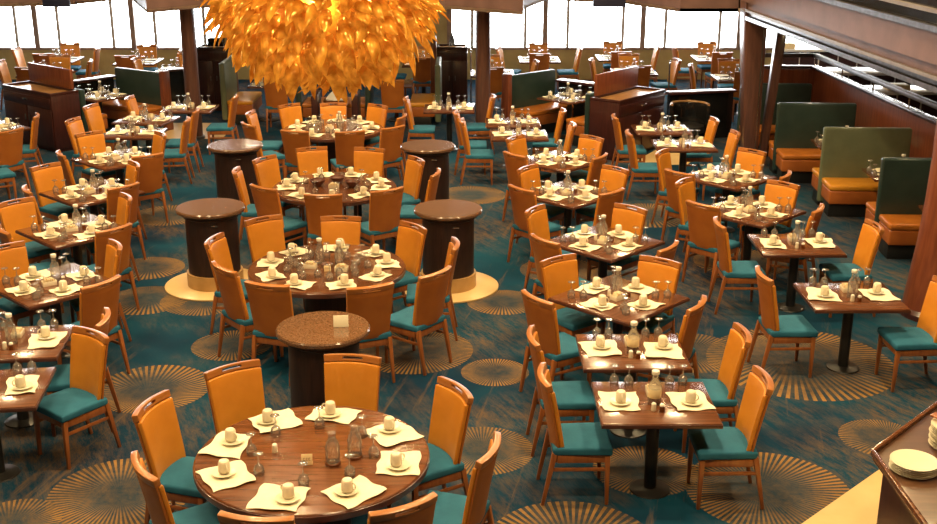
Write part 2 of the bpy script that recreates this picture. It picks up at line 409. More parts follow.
for k in range(4): BUILD[f'napkin{k}'] = napkin_builder(k + 3, .335, .265)
for k in range(4): BUILD[f'napkins{k}'] = napkin_builder(k + 13, .285, .23, .5)
for k in range(4): BUILD[f'napkint{k}'] = napkin_builder(k + 23, .265, .235, .4)
def build_carafe():
    t = empty('glass_carafe')
    part(t, 'bottle', MB().lathe([(.0, 0), (.044, 0), (.047, .006), (.047, .13), (.040, .165), (.024, .19), (.021, .235), (.024, .24)], 22), 'glass', ang=60)
    part(t, 'cap', MB().lathe([(.0, .2405), (.026, .2405), (.0275, .246), (.0275, .266), (.025, .27), (0, .27)], 18), 'cap')
    return t
BUILD['carafe'] = build_carafe
def build_open_carafe():
    t = empty('glass_carafe')
    part(t, 'bottle', MB().lathe([(.046, .021), (.05, .027), (.05, .13), (.042, .165), (.026, .19), (.024, .23), (.028, .236), (.022, .232)], 22), 'glass', ang=60)
    part(t, 'base_ring', MB().lathe([(0, 0), (.052, 0), (.054, .006), (.054, .016), (.050, .02), (0, .02)], 22), 'sauce')
    return t
BUILD['open_carafe'] = build_open_carafe
def build_bottle():
    t = empty('sauce_bottle')
    part(t, 'bottle', MB().lathe([(.046, .0), (.050, .006), (.050, .14), (.042, .17), (.026, .19), (.024, .235), (.026, .24)], 22), 'glass', ang=60)
    part(t, 'liquid', MB().lathe([(0, .004), (.045, .004), (.045, .035), (0, .036)], 18), 'sauce')
    part(t, 'label', MB().lathe([(.0508, .055), (.0514, .056), (.0514, .125), (.0508, .126)], 22), 'label')
    part(t, 'cap', MB().lathe([(.0, .2405), (.028, .2405), (.030, .246), (.030, .266), (.026, .27), (0, .27)], 18), 'cap')
    return t
BUILD['bottle'] = build_bottle
def build_caddy():
    t = empty('sugar_caddy'); mb = MB()
    mb.box(-.062, .062, -.04, .04, 0, .004).box(-.066, -.062, -.042, .042, 0, .045).box(.062, .066, -.042, .042, 0, .045).box(-.062, .062, -.042, -.038, 0, .045).box(-.062, .062, .038, .042, 0, .045)
    part(t, 'tray', mb, 'china', bevel=.001)
    for k in range(5):
        mx = Matrix.Translation((-.046 + .023 * k, 0, .005)) @ Matrix.Rotation(R(12 - 6 * k), 4, 'Y')
        part(t, 'packet', MB().box(-.006, .006, -.033, .033, 0, .062 + .004 * (k % 2), mx), 'packet', bevel=.002)
    return t
BUILD['caddy'] = build_caddy
def shaker(name, m):
    def f():
        t = empty(name)
        part(t, 'jar', MB().lathe([(0, 0), (.019, 0), (.021, .005), (.018, .04), (.017, .046), (0, .046)], 14), m)
        part(t, 'lid', MB().lathe([(.0185, .0465), (.0185, .056), (.012, .064), (0, .066)], 14), 'cap')
        return t
    return f
BUILD['salt'] = shaker('salt_shaker', 'china'); BUILD['pepper'] = shaker('pepper_shaker', 'sauce')
def build_bowl():
    return link('bowl', MB().lathe([(0, 0), (.045, 0), (.05, .006), (.095, .06), (.105, .085), (.098, .085), (.088, .06), (.045, .012), (0, .01)], 26).mesh('bowl', M['bowl'], ang=60))
BUILD['bowl'] = build_bowl
def build_small_bowl():
    return link('bowl', MB().lathe([(0, 0), (.03, 0), (.034, .005), (.055, .03), (.058, .036), (.053, .035), (.03, .009), (0, .008)], 22).mesh('bowl', M['bowl'], ang=60))
BUILD['small_bowl'] = build_small_bowl
def build_plate():
    return link('dinner_plate', MB().lathe([(0, 0), (.09, 0), (.10, .004), (.148, .017), (.150, .021), (.145, .020), (.10, .010), (0, .009)], 40).mesh('dinner_plate', M['china'], ang=60))
BUILD['plate'] = build_plate

# ------------------------------------------------------------------ tables and places
TOP = .75
NUM = ['one', 'two', 'three', 'four', 'five', 'six', 'seven', 'eight', 'nine', 'ten', 'eleven', 'twelve']
def clock(dx, dy, used):
    a = (90 - math.degrees(math.atan2(dy, dx))) % 360
    for step in (30, 15):
        h = round(a / step) * step % 360
        hr = int(h // 30) % 12
        nm = f"{NUM[(hr - 1) % 12]} o'clock" if h % 30 == 0 else f"half past {NUM[(hr - 1) % 12]}"
        if nm not in used: used.add(nm); return nm
    used.add(nm + ' too'); return nm + ' too'
jit = lambda s: random.uniform(-s, s)
def put(kind, c, rz, off, lab, cat, group, spin=0, z=TOP):
    p = Vector((off[0] * math.cos(rz) - off[1] * math.sin(rz), off[0] * math.sin(rz) + off[1] * math.cos(rz)))
    return spawn(kind, (c[0] + p.x, c[1] + p.y, z), rz + spin, lab, cat, group)
def place(c, ang, dist, where, tp, nap='napkin', gob=2, gpos=None, mug=True, spread=1):
    """a place setting; ang points from the table centre to the sitter"""
    rz = ang + math.pi / 2           # local -y runs to the sitter
    k = random.randrange(4); sp = jit(.12 if nap == 'napkin' else .06)
    put(f'{nap}{k}', c, rz, (jit(.008), -dist), f'cream napkin laid at {where} of {tp}', 'napkin', 'napkins laid on the tables', sp, TOP + .0015)
    if mug:
        sx = random.choice((-1, 1)) * .045
        put('saucer', c, rz, (sx, -dist + jit(.015)), f'cream saucer at {where} of {tp}', 'saucer', 'saucers on the napkins', 0, TOP + .014)
        put('mug', c, rz, (sx, -dist + jit(.0)), f'upturned cream mug at {where} of {tp}', 'mug', 'upturned mugs on the tables', random.uniform(0, 6.28), TOP + .0305)
    for i, gp in enumerate((gpos or [])[:gob]):
        put('goblet', c, rz, (gp[0] + jit(.006), gp[1] + jit(.006)), f'upturned goblet, {"inner" if i == 0 else "outer"} one, at {where} of {tp}', 'goblet', 'upturned goblets on the tables', 0, TOP)
KEEP = []       # the table the chairs are being set round: function (x, y) -> inside
SEATED = []
def chair(loc, facing, where, tp):
    a = R(facing); f = Vector((math.cos(a), math.sin(a))); sd = Vector((-f.y, f.x)); p = Vector((loc[0], loc[1]))
    for _ in range(60):
        pts = [p + f * fy + sd * fx for fx, fy in ((-.24, -.165), (.24, -.165), (0, -.185), (-.12, -.175), (.12, -.175), (-.24, -.25), (.24, -.25))]
        if not any(k(q.x, q.y) for k in KEEP for q in pts): break
        p -= f * .01
    loc = p; SEATED.append(p.copy())
    return spawn('chair', (loc[0], loc[1], 0), R(facing) - math.pi / 2, f'teal-seated amber chair at {where} of {tp}', 'chair', 'dining chairs')
BACK = .195 + .20 * (.98 - .45) ** 1.15 - .01
def chair_top(px, py, facing, where, tp):
    """a chair whose top rail (1.0 m up) is seen at (px, py)"""
    p = at(px, py, 1.0); a = R(facing)
    return chair((p.x + BACK * math.cos(a), p.y + BACK * math.sin(a)), facing, where, tp)
def by_width(x0, x1, y, q):
    """the facing of a chair from the seen width of its rail"""
    w = abs(at(x1, y, 1.0).x - at(x0, y, 1.0).x); a = math.degrees(math.acos(min(1, max(.2, (w - .03) / .45)))); a = min(62, max(28, a))
    return {'BL': a - 90, 'BR': -90 - a, 'FL': 90 - a, 'FR': 90 + a}[q]
WH = {'BL': 'back-left seat', 'BR': 'back-right seat', 'FL': 'front-left seat', 'FR': 'front-right seat'}

def rect_in(cx, cy, r, hx, hy):
    c, s_ = math.cos(r), math.sin(r)
    return lambda x, y: abs((x - cx) * c + (y - cy) * s_) < hx and abs(-(x - cx) * s_ + (y - cy) * c) < hy
def four_top(cx, cy, rot, tp, tlabel, chairs, bottle='carafe', gob=2):
    spawn('four', (cx, cy, 0), R(rot), tlabel, 'table', 'square four-seat tables'); KEEP[:] = [rect_in(cx, cy, R(rot), .485, .485)]
    for q, v in chairs.items():
        x0, x1, y = v[:3]; f = v[3] if len(v) > 3 else by_width(x0, x1, y, q)
        chair_top((x0 + x1) / 2, y, f, 'the ' + WH[q], tp)
    for q, a in (('BL', 90), ('BR', 0), ('FR', -90), ('FL', 180)):
        place((cx, cy), R(rot + a), .315, 'the ' + WH[q], tp, nap='napkins', gob=gob, gpos=[(.245, -.245), (.325, -.325)])
    c, r = (cx, cy), R(rot)
    put(bottle, c, r, (.075, .075), f'capped glass carafe in the middle of {tp}', 'carafe', 'carafes on the tables')
    put('caddy', c, r, (-.045, -.02), f'sugar caddy in the middle of {tp}', 'caddy', 'sugar caddies', R(jit(20)))
    put('salt', c, r, (-.03, .095), f'salt shaker in the middle of {tp}', 'shaker', 'salt shakers')
    put('pepper', c, r, (.095, -.04), f'pepper shaker in the middle of {tp}', 'shaker', 'pepper shakers')
def two_top(cx, cy, rot, tp, tlabel, chairs, bottle='carafe', gob=2):
    spawn('two', (cx, cy, 0), R(rot), tlabel, 'table', 'narrow two-seat tables'); KEEP[:] = [rect_in(cx, cy, R(rot), .45, .39)]
    for (px, py, f, q) in chairs: chair_top(px, py, f, f'the {q} seat', tp)
    c, r = (cx, cy), R(rot)
    place(c, r, .265, 'the right seat', tp, gob=gob, gpos=[(.315, -.16), (.330, -.27)])
    place(c, r + math.pi, .265, 'the left seat', tp, gob=gob, gpos=[(-.315, -.16), (-.330, -.27)])
    nm = 'labelled bottle with white cap' if bottle == 'bottle' else 'capped glass carafe'
    put(bottle, c, r, (jit(.01), -.02), f'{nm} in the middle of {tp}', 'bottle' if bottle == 'bottle' else 'carafe', 'bottles on the tables' if bottle == 'bottle' else 'carafes on the tables', R(-90))
    put('caddy', c, r, (0, .15), f'sugar caddy in the middle of {tp}', 'caddy', 'sugar caddies', R(90))
    put('salt', c, r, (-.03, -.15), f'salt shaker in the middle of {tp}', 'shaker', 'salt shakers')
    put('pepper', c, r, (.03, -.17), f'pepper shaker in the middle of {tp}', 'shaker', 'pepper shakers')
def round_top(cx, cy, tp, tlabel, tops, kind='round', gob=2):
    spawn(kind, (cx, cy, 0), 0, tlabel, 'table', 'round tables'); used = set(); many = len(tops) > 8
    KEEP[:] = [lambda x, y: math.hypot(x - cx, y - cy) < .825]
    seats = sorted(((math.atan2(at(px, py, 1.0).y - cy, at(px, py, 1.0).x - cx) % (2 * math.pi), (px, py)) for px, py in tops), key=lambda q: q[0])
    ang = [q[0] for q in seats]; n = len(ang); need = 2 * math.pi / n * .97
    for _ in range(400):                                            # spread the places evenly enough not to overlap
        for k in range(n):
            d = (ang[(k + 1) % n] - ang[k]) % (2 * math.pi)
            if d < need: ang[k] -= (need - d) / 2; ang[(k + 1) % n] += (need - d) / 2
    for (a0, (px, py)), a in zip(seats, ang):
        p = at(px, py, 1.0); w = clock(math.cos(a), math.sin(a), used)
        chair_top(px, py, math.degrees(math.atan2(cy - p.y, cx - p.x)), w, tp)
        place((cx, cy), a, .62, w, tp, nap='napkint' if many else 'napkin', gob=gob, gpos=[(.075, -.415)] if gob == 1 else [(.06, -.31), (-.06, -.415)])

# left row -------------------------------------------------------------
T_ = lambda c, w: f'{c} {w}'
four = 'square brown table laid for four, '
two_top(-3.77, 8.25, 8, 'the nearest left-row table', 'narrow brown table cut by the left edge, nearest of the left row', [(93, 331, 232, 'right')])
two_top(-3.93, 9.22, 6, 'the second left-row table', 'narrow brown table, second from the front in the left row', [(105, 316, 188, 'right')])
four_top(-4.12, 10.76, 46, 'the third left-row table', four + 'third from the front in the left row',
    {'BL': (-14, 18, 245), 'BR': (107, 127, 244), 'FR': (88, 117, 282)})
four_top(-4.51, 12.63, 46, 'the fourth left-row table', four + 'fourth from the front in the left row',
    {'BL': (0, 27, 200), 'BR': (118, 137, 196), 'FR': (101, 129, 228), 'FL': (-12, 14, 229)})
four_top(-4.84, 14.33, 47, 'the fifth left-row table', four + 'fifth from the front in the left row',
    {'BL': (33, 55, 164.5), 'BR': (126, 145, 163), 'FR': (112, 137, 186), 'FL': (17, 34, 189)})
p = at(104, 169, TOP)
four_top(p.x, p.y + .66, 47, 'the sixth left-row table', four + 'sixth from the front in the left row',
    {'BL': (77, 99, 132), 'BR': (153, 171, 133), 'FR': (134, 162, 155), 'FL': (52, 67, 153)})
two_top(-5.33, 18.05, 0, 'the seventh left-row table', 'narrow brown table, seventh from the front in the left row', [(71, 119, -8, 'left'), (188, 119, 187, 'right')])
two_top(-5.42, 19.15, -12, 'the eighth left-row table', 'narrow brown table, eighth from the front in the left row', [(89, 105, -12, 'left'), (197, 110, 184, 'right')])
two_top(-4.94, 20.2, 0, 'the two-seat table by the left pole', 'narrow brown table in front of the left pole', [(236, 96, 182, 'right'), (128, 97, 0, 'left')])
p = at(-10, 128, TOP)
four_top(p.x, p.y, 46, 'the far-left table by the cabinet', 'square brown table cut by the left edge, beside the dark service cabinet',
    {'BR': (30, 44, 115, 195), 'FR': (5, 19, 130), 'FL': (-40, -20, 140)})
# round tables -----------------------------------------------------------
R1, R2, R3, R4 = (-1.08, 7.15), (-1.46, 11.28), (-1.755, 14.62), (-2.19, 18.4)
round_top(*R1, 'the nearest round table', 'round brown table nearest the camera, laid for eight',
    [(141, 466), (148, 402), (231, 365), (353, 355), (458, 386), (492, 447), (405, 505), (255, 517)], gob=1)
round_top(*R2, 'the second round table', 'round brown table behind the small front pedestal, laid for nine',
    [(212, 238), (222, 267), (266, 284), (371, 286), (437, 272), (456, 243), (415, 224.5), (341, 216), (262, 217)])
round_top(*R3, 'the third round table', 'round brown table on four dark legs, third from the camera',
    [(263, 157), (235, 170), (262, 187), (323, 194.5), (388, 189.5), (437, 172), (418, 158), (370, 147.5), (311, 147)], kind='round_legs', gob=1)
round_top(*R4, 'the farthest round table', 'round brown table just below the chandelier, farthest of the four',
    [(249, 112), (247, 124), (288, 104), (333, 103), (379, 104.5), (403, 116), (394, 127), (350, 131.5), (294, 131)])
for (px, py), d in (((333, 462), 'left'), ((355, 455), 'right')):
    p = at(px, py + 2, TOP); spawn('open_carafe', p, 0, f'open glass carafe with dark base on nearest round table, {d} of two', 'carafe', 'open carafes')
p = at(275, 452, TOP); spawn('salt', p, 0, 'salt shaker with pale lid on the nearest round table', 'shaker', 'salt shakers')
def sign_card(loc, w, h, lean, label, marks, name='table_sign'):
    t = empty(name, loc, R(4))
    mx = Matrix.Rotation(R(-lean), 4, 'X')
    part(t, 'card', MB().box(-w/2, w/2, -.003, .003, 0, h, mx), 'label' if marks else 'napkin', bevel=.001)
    part(t, 'foot', MB().box(-w/2, w/2, 0, .05, 0, .004), 'label' if marks else 'napkin', bevel=.001)
    if marks:
        mb = MB()
        for x in (-.018, 0, .018):                              # small illegible print
            mb.box(x - .006, x + .006, -.0042, -.0031, h * .42, h * .46, mx).box(x - .006, x + .006, -.0042, -.0031, h * .62, h * .66, mx).box(x - .006, x - .003, -.0042, -.0031, h * .46, h * .62, mx)
        part(t, 'lettering', mb, 'print')
    return tag(t, label, 'sign')
sign_card(at(307, 465, TOP), .075, .075, 14, 'small cream card sign standing on the nearest round table', True)
sign_card(Vector((R2[0] + .02, R2[1] - .15, TOP)), .07, .06, 14, 'small cream card sign standing on the second round table', True)
for (px, py, k, w) in ((-.09, .13, 'carafe', 'left'), (.12, .05, 'carafe', 'right')):
    spawn('carafe', (R2[0] + px, R2[1] + py, TOP), 0, f'capped glass carafe on the second round table, {w} of two', 'carafe', 'carafes on the tables')
for (px, py, w) in ((-.17, -.03, 'left'), (.16, -.12, 'right')):
    spawn('caddy', (R2[0] + px, R2[1] + py, TOP), R(jit(15)), f'sugar caddy on the second round table, {w} of two', 'caddy', 'sugar caddies')
spawn('small_bowl', (R2[0], R2[1], TOP), 0, 'small dark bowl in the middle of the second round table', 'bowl')
for (px, py, w) in ((-.22, .03, 'left'), (.02, .19, 'middle'), (.24, -.02, 'right')):
    spawn('bowl', (R3[0] + px, R3[1] + py, TOP), 0, f'dark brown bowl on the third round table, {w} one of three', 'bowl', 'dark brown bowls')
spawn('caddy', (R3[0], R3[1] - .08, TOP), 0, 'sugar caddy on the third round table beside brown bowls', 'caddy', 'sugar caddies')
spawn('caddy', (R4[0] - .06, R4[1] - .04, TOP), 0, 'sugar caddy in the middle of the farthest round table', 'caddy', 'sugar caddies')
spawn('carafe', (R4[0] + .10, R4[1] + .05, TOP), 0, 'capped glass carafe in the middle of the farthest round table', 'carafe', 'carafes on the tables')
# middle row ---------------------------------------------------------------
two_top(1.42, 8.01, 0, 'the nearest middle-row table', 'narrow brown table nearest the camera in the middle row', [(543, 374, 2, 'left'), (766, 377, 180, 'right')], 'bottle')
two_top(1.385, 9.03, 0, 'the second middle-row table', 'narrow brown table, second from the front in the middle row', [(532, 335, 3, 'left'), (745, 332, 180, 'right')], 'bottle')
four_top(1.44, 10.35, 45, 'the third middle-row table', four + 'third from the front in the middle row',
    {'BL': (537, 576, 257), 'BR': (641, 680, 259), 'FL': (520, 551, 297), 'FR': (690, 709, 303)})
four_top(1.50, 12.18, 45, 'the fourth middle-row table', four + 'fourth from the front in the middle row',
    {'BL': (522, 544, 208), 'BR': (617, 647, 206), 'FL': (529, 557, 239), 'FR': (657, 684, 246)})
four_top(1.28, 14.27, 45, 'the fifth middle-row table', four + 'fifth from the front in the middle row',
    {'BL': (515, 537, 166.5), 'BR': (605, 629, 167), 'FL': (507, 533, 188), 'FR': (599, 628, 191.5)})
four_top(1.32, 16.14, 45, 'the sixth middle-row table', four + 'sixth from the front in the middle row',
    {'BL': (504, 524, 136.5), 'BR': (582, 604, 136), 'FL': (502, 525, 154), 'FR': (592, 611, 156)})
two_top(.80, 17.92, 0, 'the seventh middle-row table', 'narrow brown table, seventh from the front in the middle row', [(461, 120, 0, 'left'), (574, 124, 180, 'right')])
two_top(.74, 18.92, 0, 'the eighth middle-row table', 'narrow brown table, eighth from the front in the middle row', [(455, 112, 0, 'left'), (564, 110, 178, 'right')])
two_top(-.34, 20.2, 0, 'the two-seat table by the right pole', 'narrow brown table in front of the right pole', [(405, 98, 0, 'left'), (494, 96, 180, 'right')])
# right row ------------------------------------------------------------------
two_top(3.67, 10.4, 0, 'the nearest right-row table', 'narrow brown table nearest the camera in the right row', [(762, 273, 3, 'left'), (948, 283, 182, 'right')])
two_top(3.60, 12.08, 0, 'the second right-row table', 'narrow brown table, second from the front in the right row', [(718, 222, 0, 'left'), (877, 224, 182, 'right')])
four_top(3.42, 13.45, 44, 'the third right-row table', four + 'third from the front in the right row',
    {'BL': (671, 693, 180), 'BR': (771, 798, 182), 'FL': (687, 717, 204), 'FR': (812, 828, 208)})
four_top(3.50, 15.15, 44, 'the fourth right-row table', four + 'fourth from the front in the right row',
    {'BL': (653, 668, 151), 'BR': (742, 765, 149.5), 'FL': (665, 692, 172), 'FR': (779, 796, 174)})
two_top(3.27, 17.15, 0, 'the fifth right-row table', 'narrow brown table, fifth from the front in the right row', [(628, 132, 0, 'left'), (737, 132, 180, 'right')])
two_top(3.12, 18.33, 0, 'the sixth right-row table', 'narrow brown table, sixth from the front in the right row', [(614, 116, 0, 'left'), (716, 119, 180, 'right')])

# ------------------------------------------------------------------ pedestals
def build_pedestal(disc):
    def f():
        t = empty('standing_pedestal')
        part(t, 'tabletop', MB().lathe([(0, .91), (.38, .91), (.395, .92), (.397, .945), (.387, .96), (0, .96)], 48), 'granite')
        z0 = .19 if disc else 0
        part(t, 'drum', MB().lathe([(.30, z0), (.30, .85), (.335, .87), (.335, .9095), (0, .9095)], 48), 'drum')
        part(t, 'key_plate', MB().box(.06, .13, -.304, -.298, .80, .815), 'steel')
        if disc:
            part(t, 'plinth', MB().lathe([(.325, .026), (.325, .1895), (0, .1895)], 48), 'plinth')
            part(t, 'floor_disc', MB().lathe([(0, .0), (.575, .0), (.59, .005), (.59, .02), (.58, .0255), (0, .0255)], 56), 'cream_stone')
        return t
    return f
BUILD['pedestal'] = build_pedestal(False); BUILD['pedestal_disc'] = build_pedestal(True)
for kind, (px, py), lab in (('pedestal', (323, 327), 'nearest dark round pedestal, cream card on its stone top'),
        ('pedestal_disc', (210.5, 206.5), 'dark round pedestal on a cream floor disc, left of the second round table'),
        ('pedestal_disc', (448, 208), 'dark round pedestal on a cream floor disc, right of the second round table'),
        ('pedestal', (235, 144.5), 'dark round pedestal left of the farthest round table'),
        ('pedestal', (428, 145), 'dark round pedestal right of the farthest round table')):
    p = at(px, py, .96); spawn(kind, (p.x, p.y, 0), 0, lab, 'pedestal', 'standing pedestals')
p = at(341, 327, .96); sign_card((p.x, p.y, .96), .125, .10, 12, 'plain cream card standing on the nearest pedestal', False)

# ------------------------------------------------------------------ chandelier
def petal_shape(L, W, rnd):
    """pointed cupped leaf along +z from its root"""
    us, vs = lin(-1, 1, 4), lin(0, 1, 6); bend = rnd.uniform(.02, .08); cup = rnd.uniform(.25, .45); tw = rnd.uniform(-.4, .4)
    def pos(u, v):
        w = W / 2 * (math.sin(math.pi * (v ** .8)) ** .8 * (1 - .25 * v) + .03 * (1 - v))
        x = u * w; y = cup * W * (1 - u * u) * math.sin(math.pi * v) * .6 - bend * v * v * 2
        c, s = math.cos(tw * v), math.sin(tw * v)
        return Vector((x * c - y * s, x * s + y * c, v * L)), Vector((-.4 * u, 1, 0)).normalized()
    return us, vs, pos
def chandelier():
    rnd = random.Random(11); c = Vector((-1.545, 12.6, 3.44)); rx, rz = 1.21, .98
    t = empty('chandelier', c)
    tag(t, 'huge amber chandelier of layered glass petals hanging over the round tables', 'chandelier')
    camdir = (Vector((0, 0, EYE)) - c).normalized(); items = []
    N = 1000
    for i in range(N):
        zz = 1 - 2 * (i + .5) / N
        a = i * math.pi * (3 - 5 ** .5) + rnd.uniform(-.12, .12)
        if zz > .72: continue
        rr = math.sqrt(1 - zz * zz); n = Vector((rr * math.cos(a), rr * math.sin(a), zz))
        k = rnd.uniform(.80, 1.0)
        root = Vector((n.x * rx * k, n.y * rx * k, n.z * rz * k)) * .92
        d = (n + Vector((0, 0, -.24)) + Vector((rnd.uniform(-.18, .18), rnd.uniform(-.18, .18), rnd.uniform(-.12, .12)))).normalized()
        y = (n - d * n.dot(d)); y = y.normalized() if y.length > .05 else d.orthogonal().normalized()
        x = y.cross(d).normalized()
        mx = Matrix((x, y, d)).transposed().to_4x4(); mx.translation = root
        items.append((n.dot(camdir) + .35 * k, mx, rnd.uniform(.26, .36), rnd.uniform(.14, .20)))
    items.sort(key=lambda q: -q[0]); rest = MB()
    for i, (_, mx, L, W) in enumerate(items):
        us, vs, pos = petal_shape(L, W, rnd)
        mb = MB() if i < 100 else rest
        f = lambda u, v: (mx @ pos(u, v)[0], (mx.to_3x3() @ pos(u, v)[1]).normalized())
        mb.slab(us, vs, f, .005)
        if i < 100: part(t, 'petal', mb, 'amber', ang=80)
    o = part(t, 'petal_cluster', rest, 'amber', ang=80); o['kind'] = 'stuff'
    part(t, 'core', MB().lathe([(0, -.62)] + [(.62 * math.cos(a), .62 * math.sin(a)) for a in lin(-1.4, 1.4, 12)] + [(0, .62)], 32), 'core_amber')
    for k in range(5):
        a = 2 * math.pi * k / 5 + .9
        b = MB().lathe([(0, -.06), (.04, -.045), (.06, 0), (.04, .045), (0, .06)], 14, (.80 * math.cos(a), .80 * math.sin(a), .05 - .2 * (k % 2)))
        part(t, 'bulb', b, 'bulb')
    part(t, 'hanging_rod', MB().tube([(0, 0, .5), (0, 0, 3.35)], .03, 10), 'steel')
    part(t, 'ceiling_rose', MB().lathe([(0, 3.35), (.18, 3.35), (.2, 3.5), (0, 3.5)], 24), 'steel')
    return c
M['core_amber'] = glow('core_amber', (.9, .36, .03), .22)
cc = chandelier()

# ------------------------------------------------------------------ service counter at the lower right, stone strip, plates
def offset_poly(poly, d):
    cx = sum(p[0] for p in poly) / len(poly); cy = sum(p[1] for p in poly) / len(poly)
    return [(p[0] + (cx - p[0]) * d, p[1] + (cy - p[1]) * d) for p in poly]
A0, A1, A2 = (2.66, 6.80), (3.75, 7.92), (2.66, 5.2)
ctr = [A2, (4.6, 5.2), (4.6, 7.92), A1, A0]
t = empty('service_counter', (0, 0, 0)); tag(t, 'dark mahogany service counter in the near right corner, raised rim around its top', 'counter')
part(t, 'body', MB().prism([(2.74, 5.2), (4.55, 5.2), (4.55, 7.85), (3.74, 7.82), (2.74, 6.79)], 0, .90), 'mahogany')
part(t, 'worktop', MB().prism(ctr, .9005, .945), 'countertop', bevel=.006)
rim = MB()
for p, q in ((A0, A1), (A2, A0)): rim.bar((*p, .955), (*q, .955), .03, .03, .04, .04)
part(t, 'rim', rim, 'table', bevel=.006)
p = at(913, 470, .95)
for k in range(5): spawn('plate', (p.x + jit(.004), p.y + jit(.004), .9455 + k * .0135), 0, f'cream dinner plate, {["bottom", "second", "middle", "fourth", "top"][k]} one of the low stack on the service counter', 'plate', 'low stack of plates')
p = at(952, 446, .95)
for k in range(11): spawn('plate', (p.x + jit(.006), p.y + jit(.006), .9455 + k * .0135), 0, f'cream dinner plate, number {NUM[k]} upward in the tall stack on the service counter', 'plate', 'tall stack of plates')
mx = Matrix.Translation((p.x - .0, p.y - .02, 1.125)) @ Matrix.Rotation(R(-50), 4, 'Z') @ Matrix.Rotation(R(5), 4, 'X')
o = link('wooden_paddle', MB().box(-.17, .17, -.03, .03, 0, .012, mx).mesh('wooden_paddle', M['wood'], bevel=.003)); tag(o, 'flat wooden paddle lying on top of the tall plate stack', 'paddle')

# ------------------------------------------------------------------ service cabinets
def cabinet(p0, p1, depth, h, riser, label, handle=True):
    """cabinet whose front edge runs p0 -> p1 (seen from the front, left to right); the tray lies on top"""
    p0, p1 = Vector(p0), Vector(p1); d = p1 - p0; w = d.length; rz = math.atan2(d.y, d.x)
    t = empty('service_cabinet', (p0.x, p0.y, 0), rz); tag(t, label, 'cabinet', None)
    part(t, 'carcass', MB().box(0, w, 0.012, depth, .06, h).box(.03, w - .03, .05, depth - .03, 0, .06), 'mahogany', bevel=.006)
    for k in range(2):
        a, b = w * k / 2 + .02, w * (k + 1) / 2 - .02
        dr = part(t, 'door', MB().box(a, b, -.008, .0115, .09, h - .24), 'mahogany', bevel=.004)
        part(dr, 'handle', MB().box(b - .05 if k == 0 else a + .035, b - .035 if k == 0 else a + .05, -.03, -.0085, h * .5, h * .5 + .1), 'darksteel', bevel=.003)
    dw = part(t, 'drawer', MB().box(.02, w - .02, -.008, .0115, h - .22, h - .05), 'mahogany', bevel=.004)
    if handle:
        part(dw, 'pull', MB().tube([(w * .5 + .09 * math.sin(a), -.02 - .012 * math.cos(a), h - .115 + .012 * math.sin(3 * a)) for a in lin(-1.4, 1.4, 8)], .009, 6), 'steel')
    part(t, 'tray_floor', MB().box(.05, w - .05, .05, depth - .05, h + .0005, h + .012), 'traywood')
    lp = MB().box(0, w, 0, .04, h, h + .05).box(0, w, depth - .04, depth, h, h + .05).box(0, .04, .04, depth - .04, h, h + .05).box(w - .04, w, .04, depth - .04, h, h + .05)
    part(t, 'tray_lip', lp, 'mahogany', bevel=.005)
    if riser: part(t, 'riser', MB().box(riser[0] * w, riser[1] * w, depth - .038, depth + .02, h + .051, h + .051 + riser[2]), 'redwood', bevel=.005)
    return t
# left cabinet: front edge from (5,87) to (50,97)
a, b, c = at(2, 87, 1.0), at(50, 97, 1.0), at(73, 90, 1.0)
cabinet(a, b, .56, 1.0, (.03, .90, .34), 'dark service cabinet with tray top, left of the round tables')
a, b = at(620, 104, 1.0), at(665, 92, 1.0)
cabinet(a, b, .60, 1.0, (.10, 1.0, .36), 'dark service cabinet with tray top, between middle and right rows')

# ------------------------------------------------------------------ booths
def bench(loc, rz, w, label, sides=(1,), h=1.2, lit=False, endwood=None, depth=.5):
    """upholstered bench; the back panel stands along local x, local -y is the sitter's side"""
    t = empty('booth_bench', loc, rz); tag(t, label, 'bench', 'booth benches')
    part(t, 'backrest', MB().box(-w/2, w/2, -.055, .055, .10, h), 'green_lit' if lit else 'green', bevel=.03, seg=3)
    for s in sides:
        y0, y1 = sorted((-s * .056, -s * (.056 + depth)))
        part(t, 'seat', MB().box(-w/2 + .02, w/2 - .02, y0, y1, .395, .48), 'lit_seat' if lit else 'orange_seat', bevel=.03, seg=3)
        part(t, 'apron', MB().box(-w/2 + .03, w/2 - .03, y0 + .005, y1 - .005, .20, .3945), 'orange_side', bevel=.02, seg=3)
        part(t, 'base', MB().box(-w/2 + .05, w/2 - .05, y0 + .08, y1 - .08, 0, .1995), 'black', bevel=.006)
    if endwood is not None:
        part(t, 'end_post', MB().box(endwood * w/2 - .05, endwood * w/2 + .05, -.09, .09, 0, h + .04), 'redwood', bevel=.008)
    return t
BXL = lambda y: 5.04 - .085 * (y - 16.25)
for k, (y, nm) in enumerate(((14.3, 'nearest'), (16.25, 'second'), (18.2, 'third'), (20.12, 'farthest'))):
    w = 1.24 if y > 15 else 1.14; sides = (1, -1) if y < 19 else (1,)
    bench((BXL(y) + w/2 + .06, y, 0), R(-3), w, f'green-backed orange booth bench on the right side, {nm} from the camera', sides, 1.2, y == 16.25)
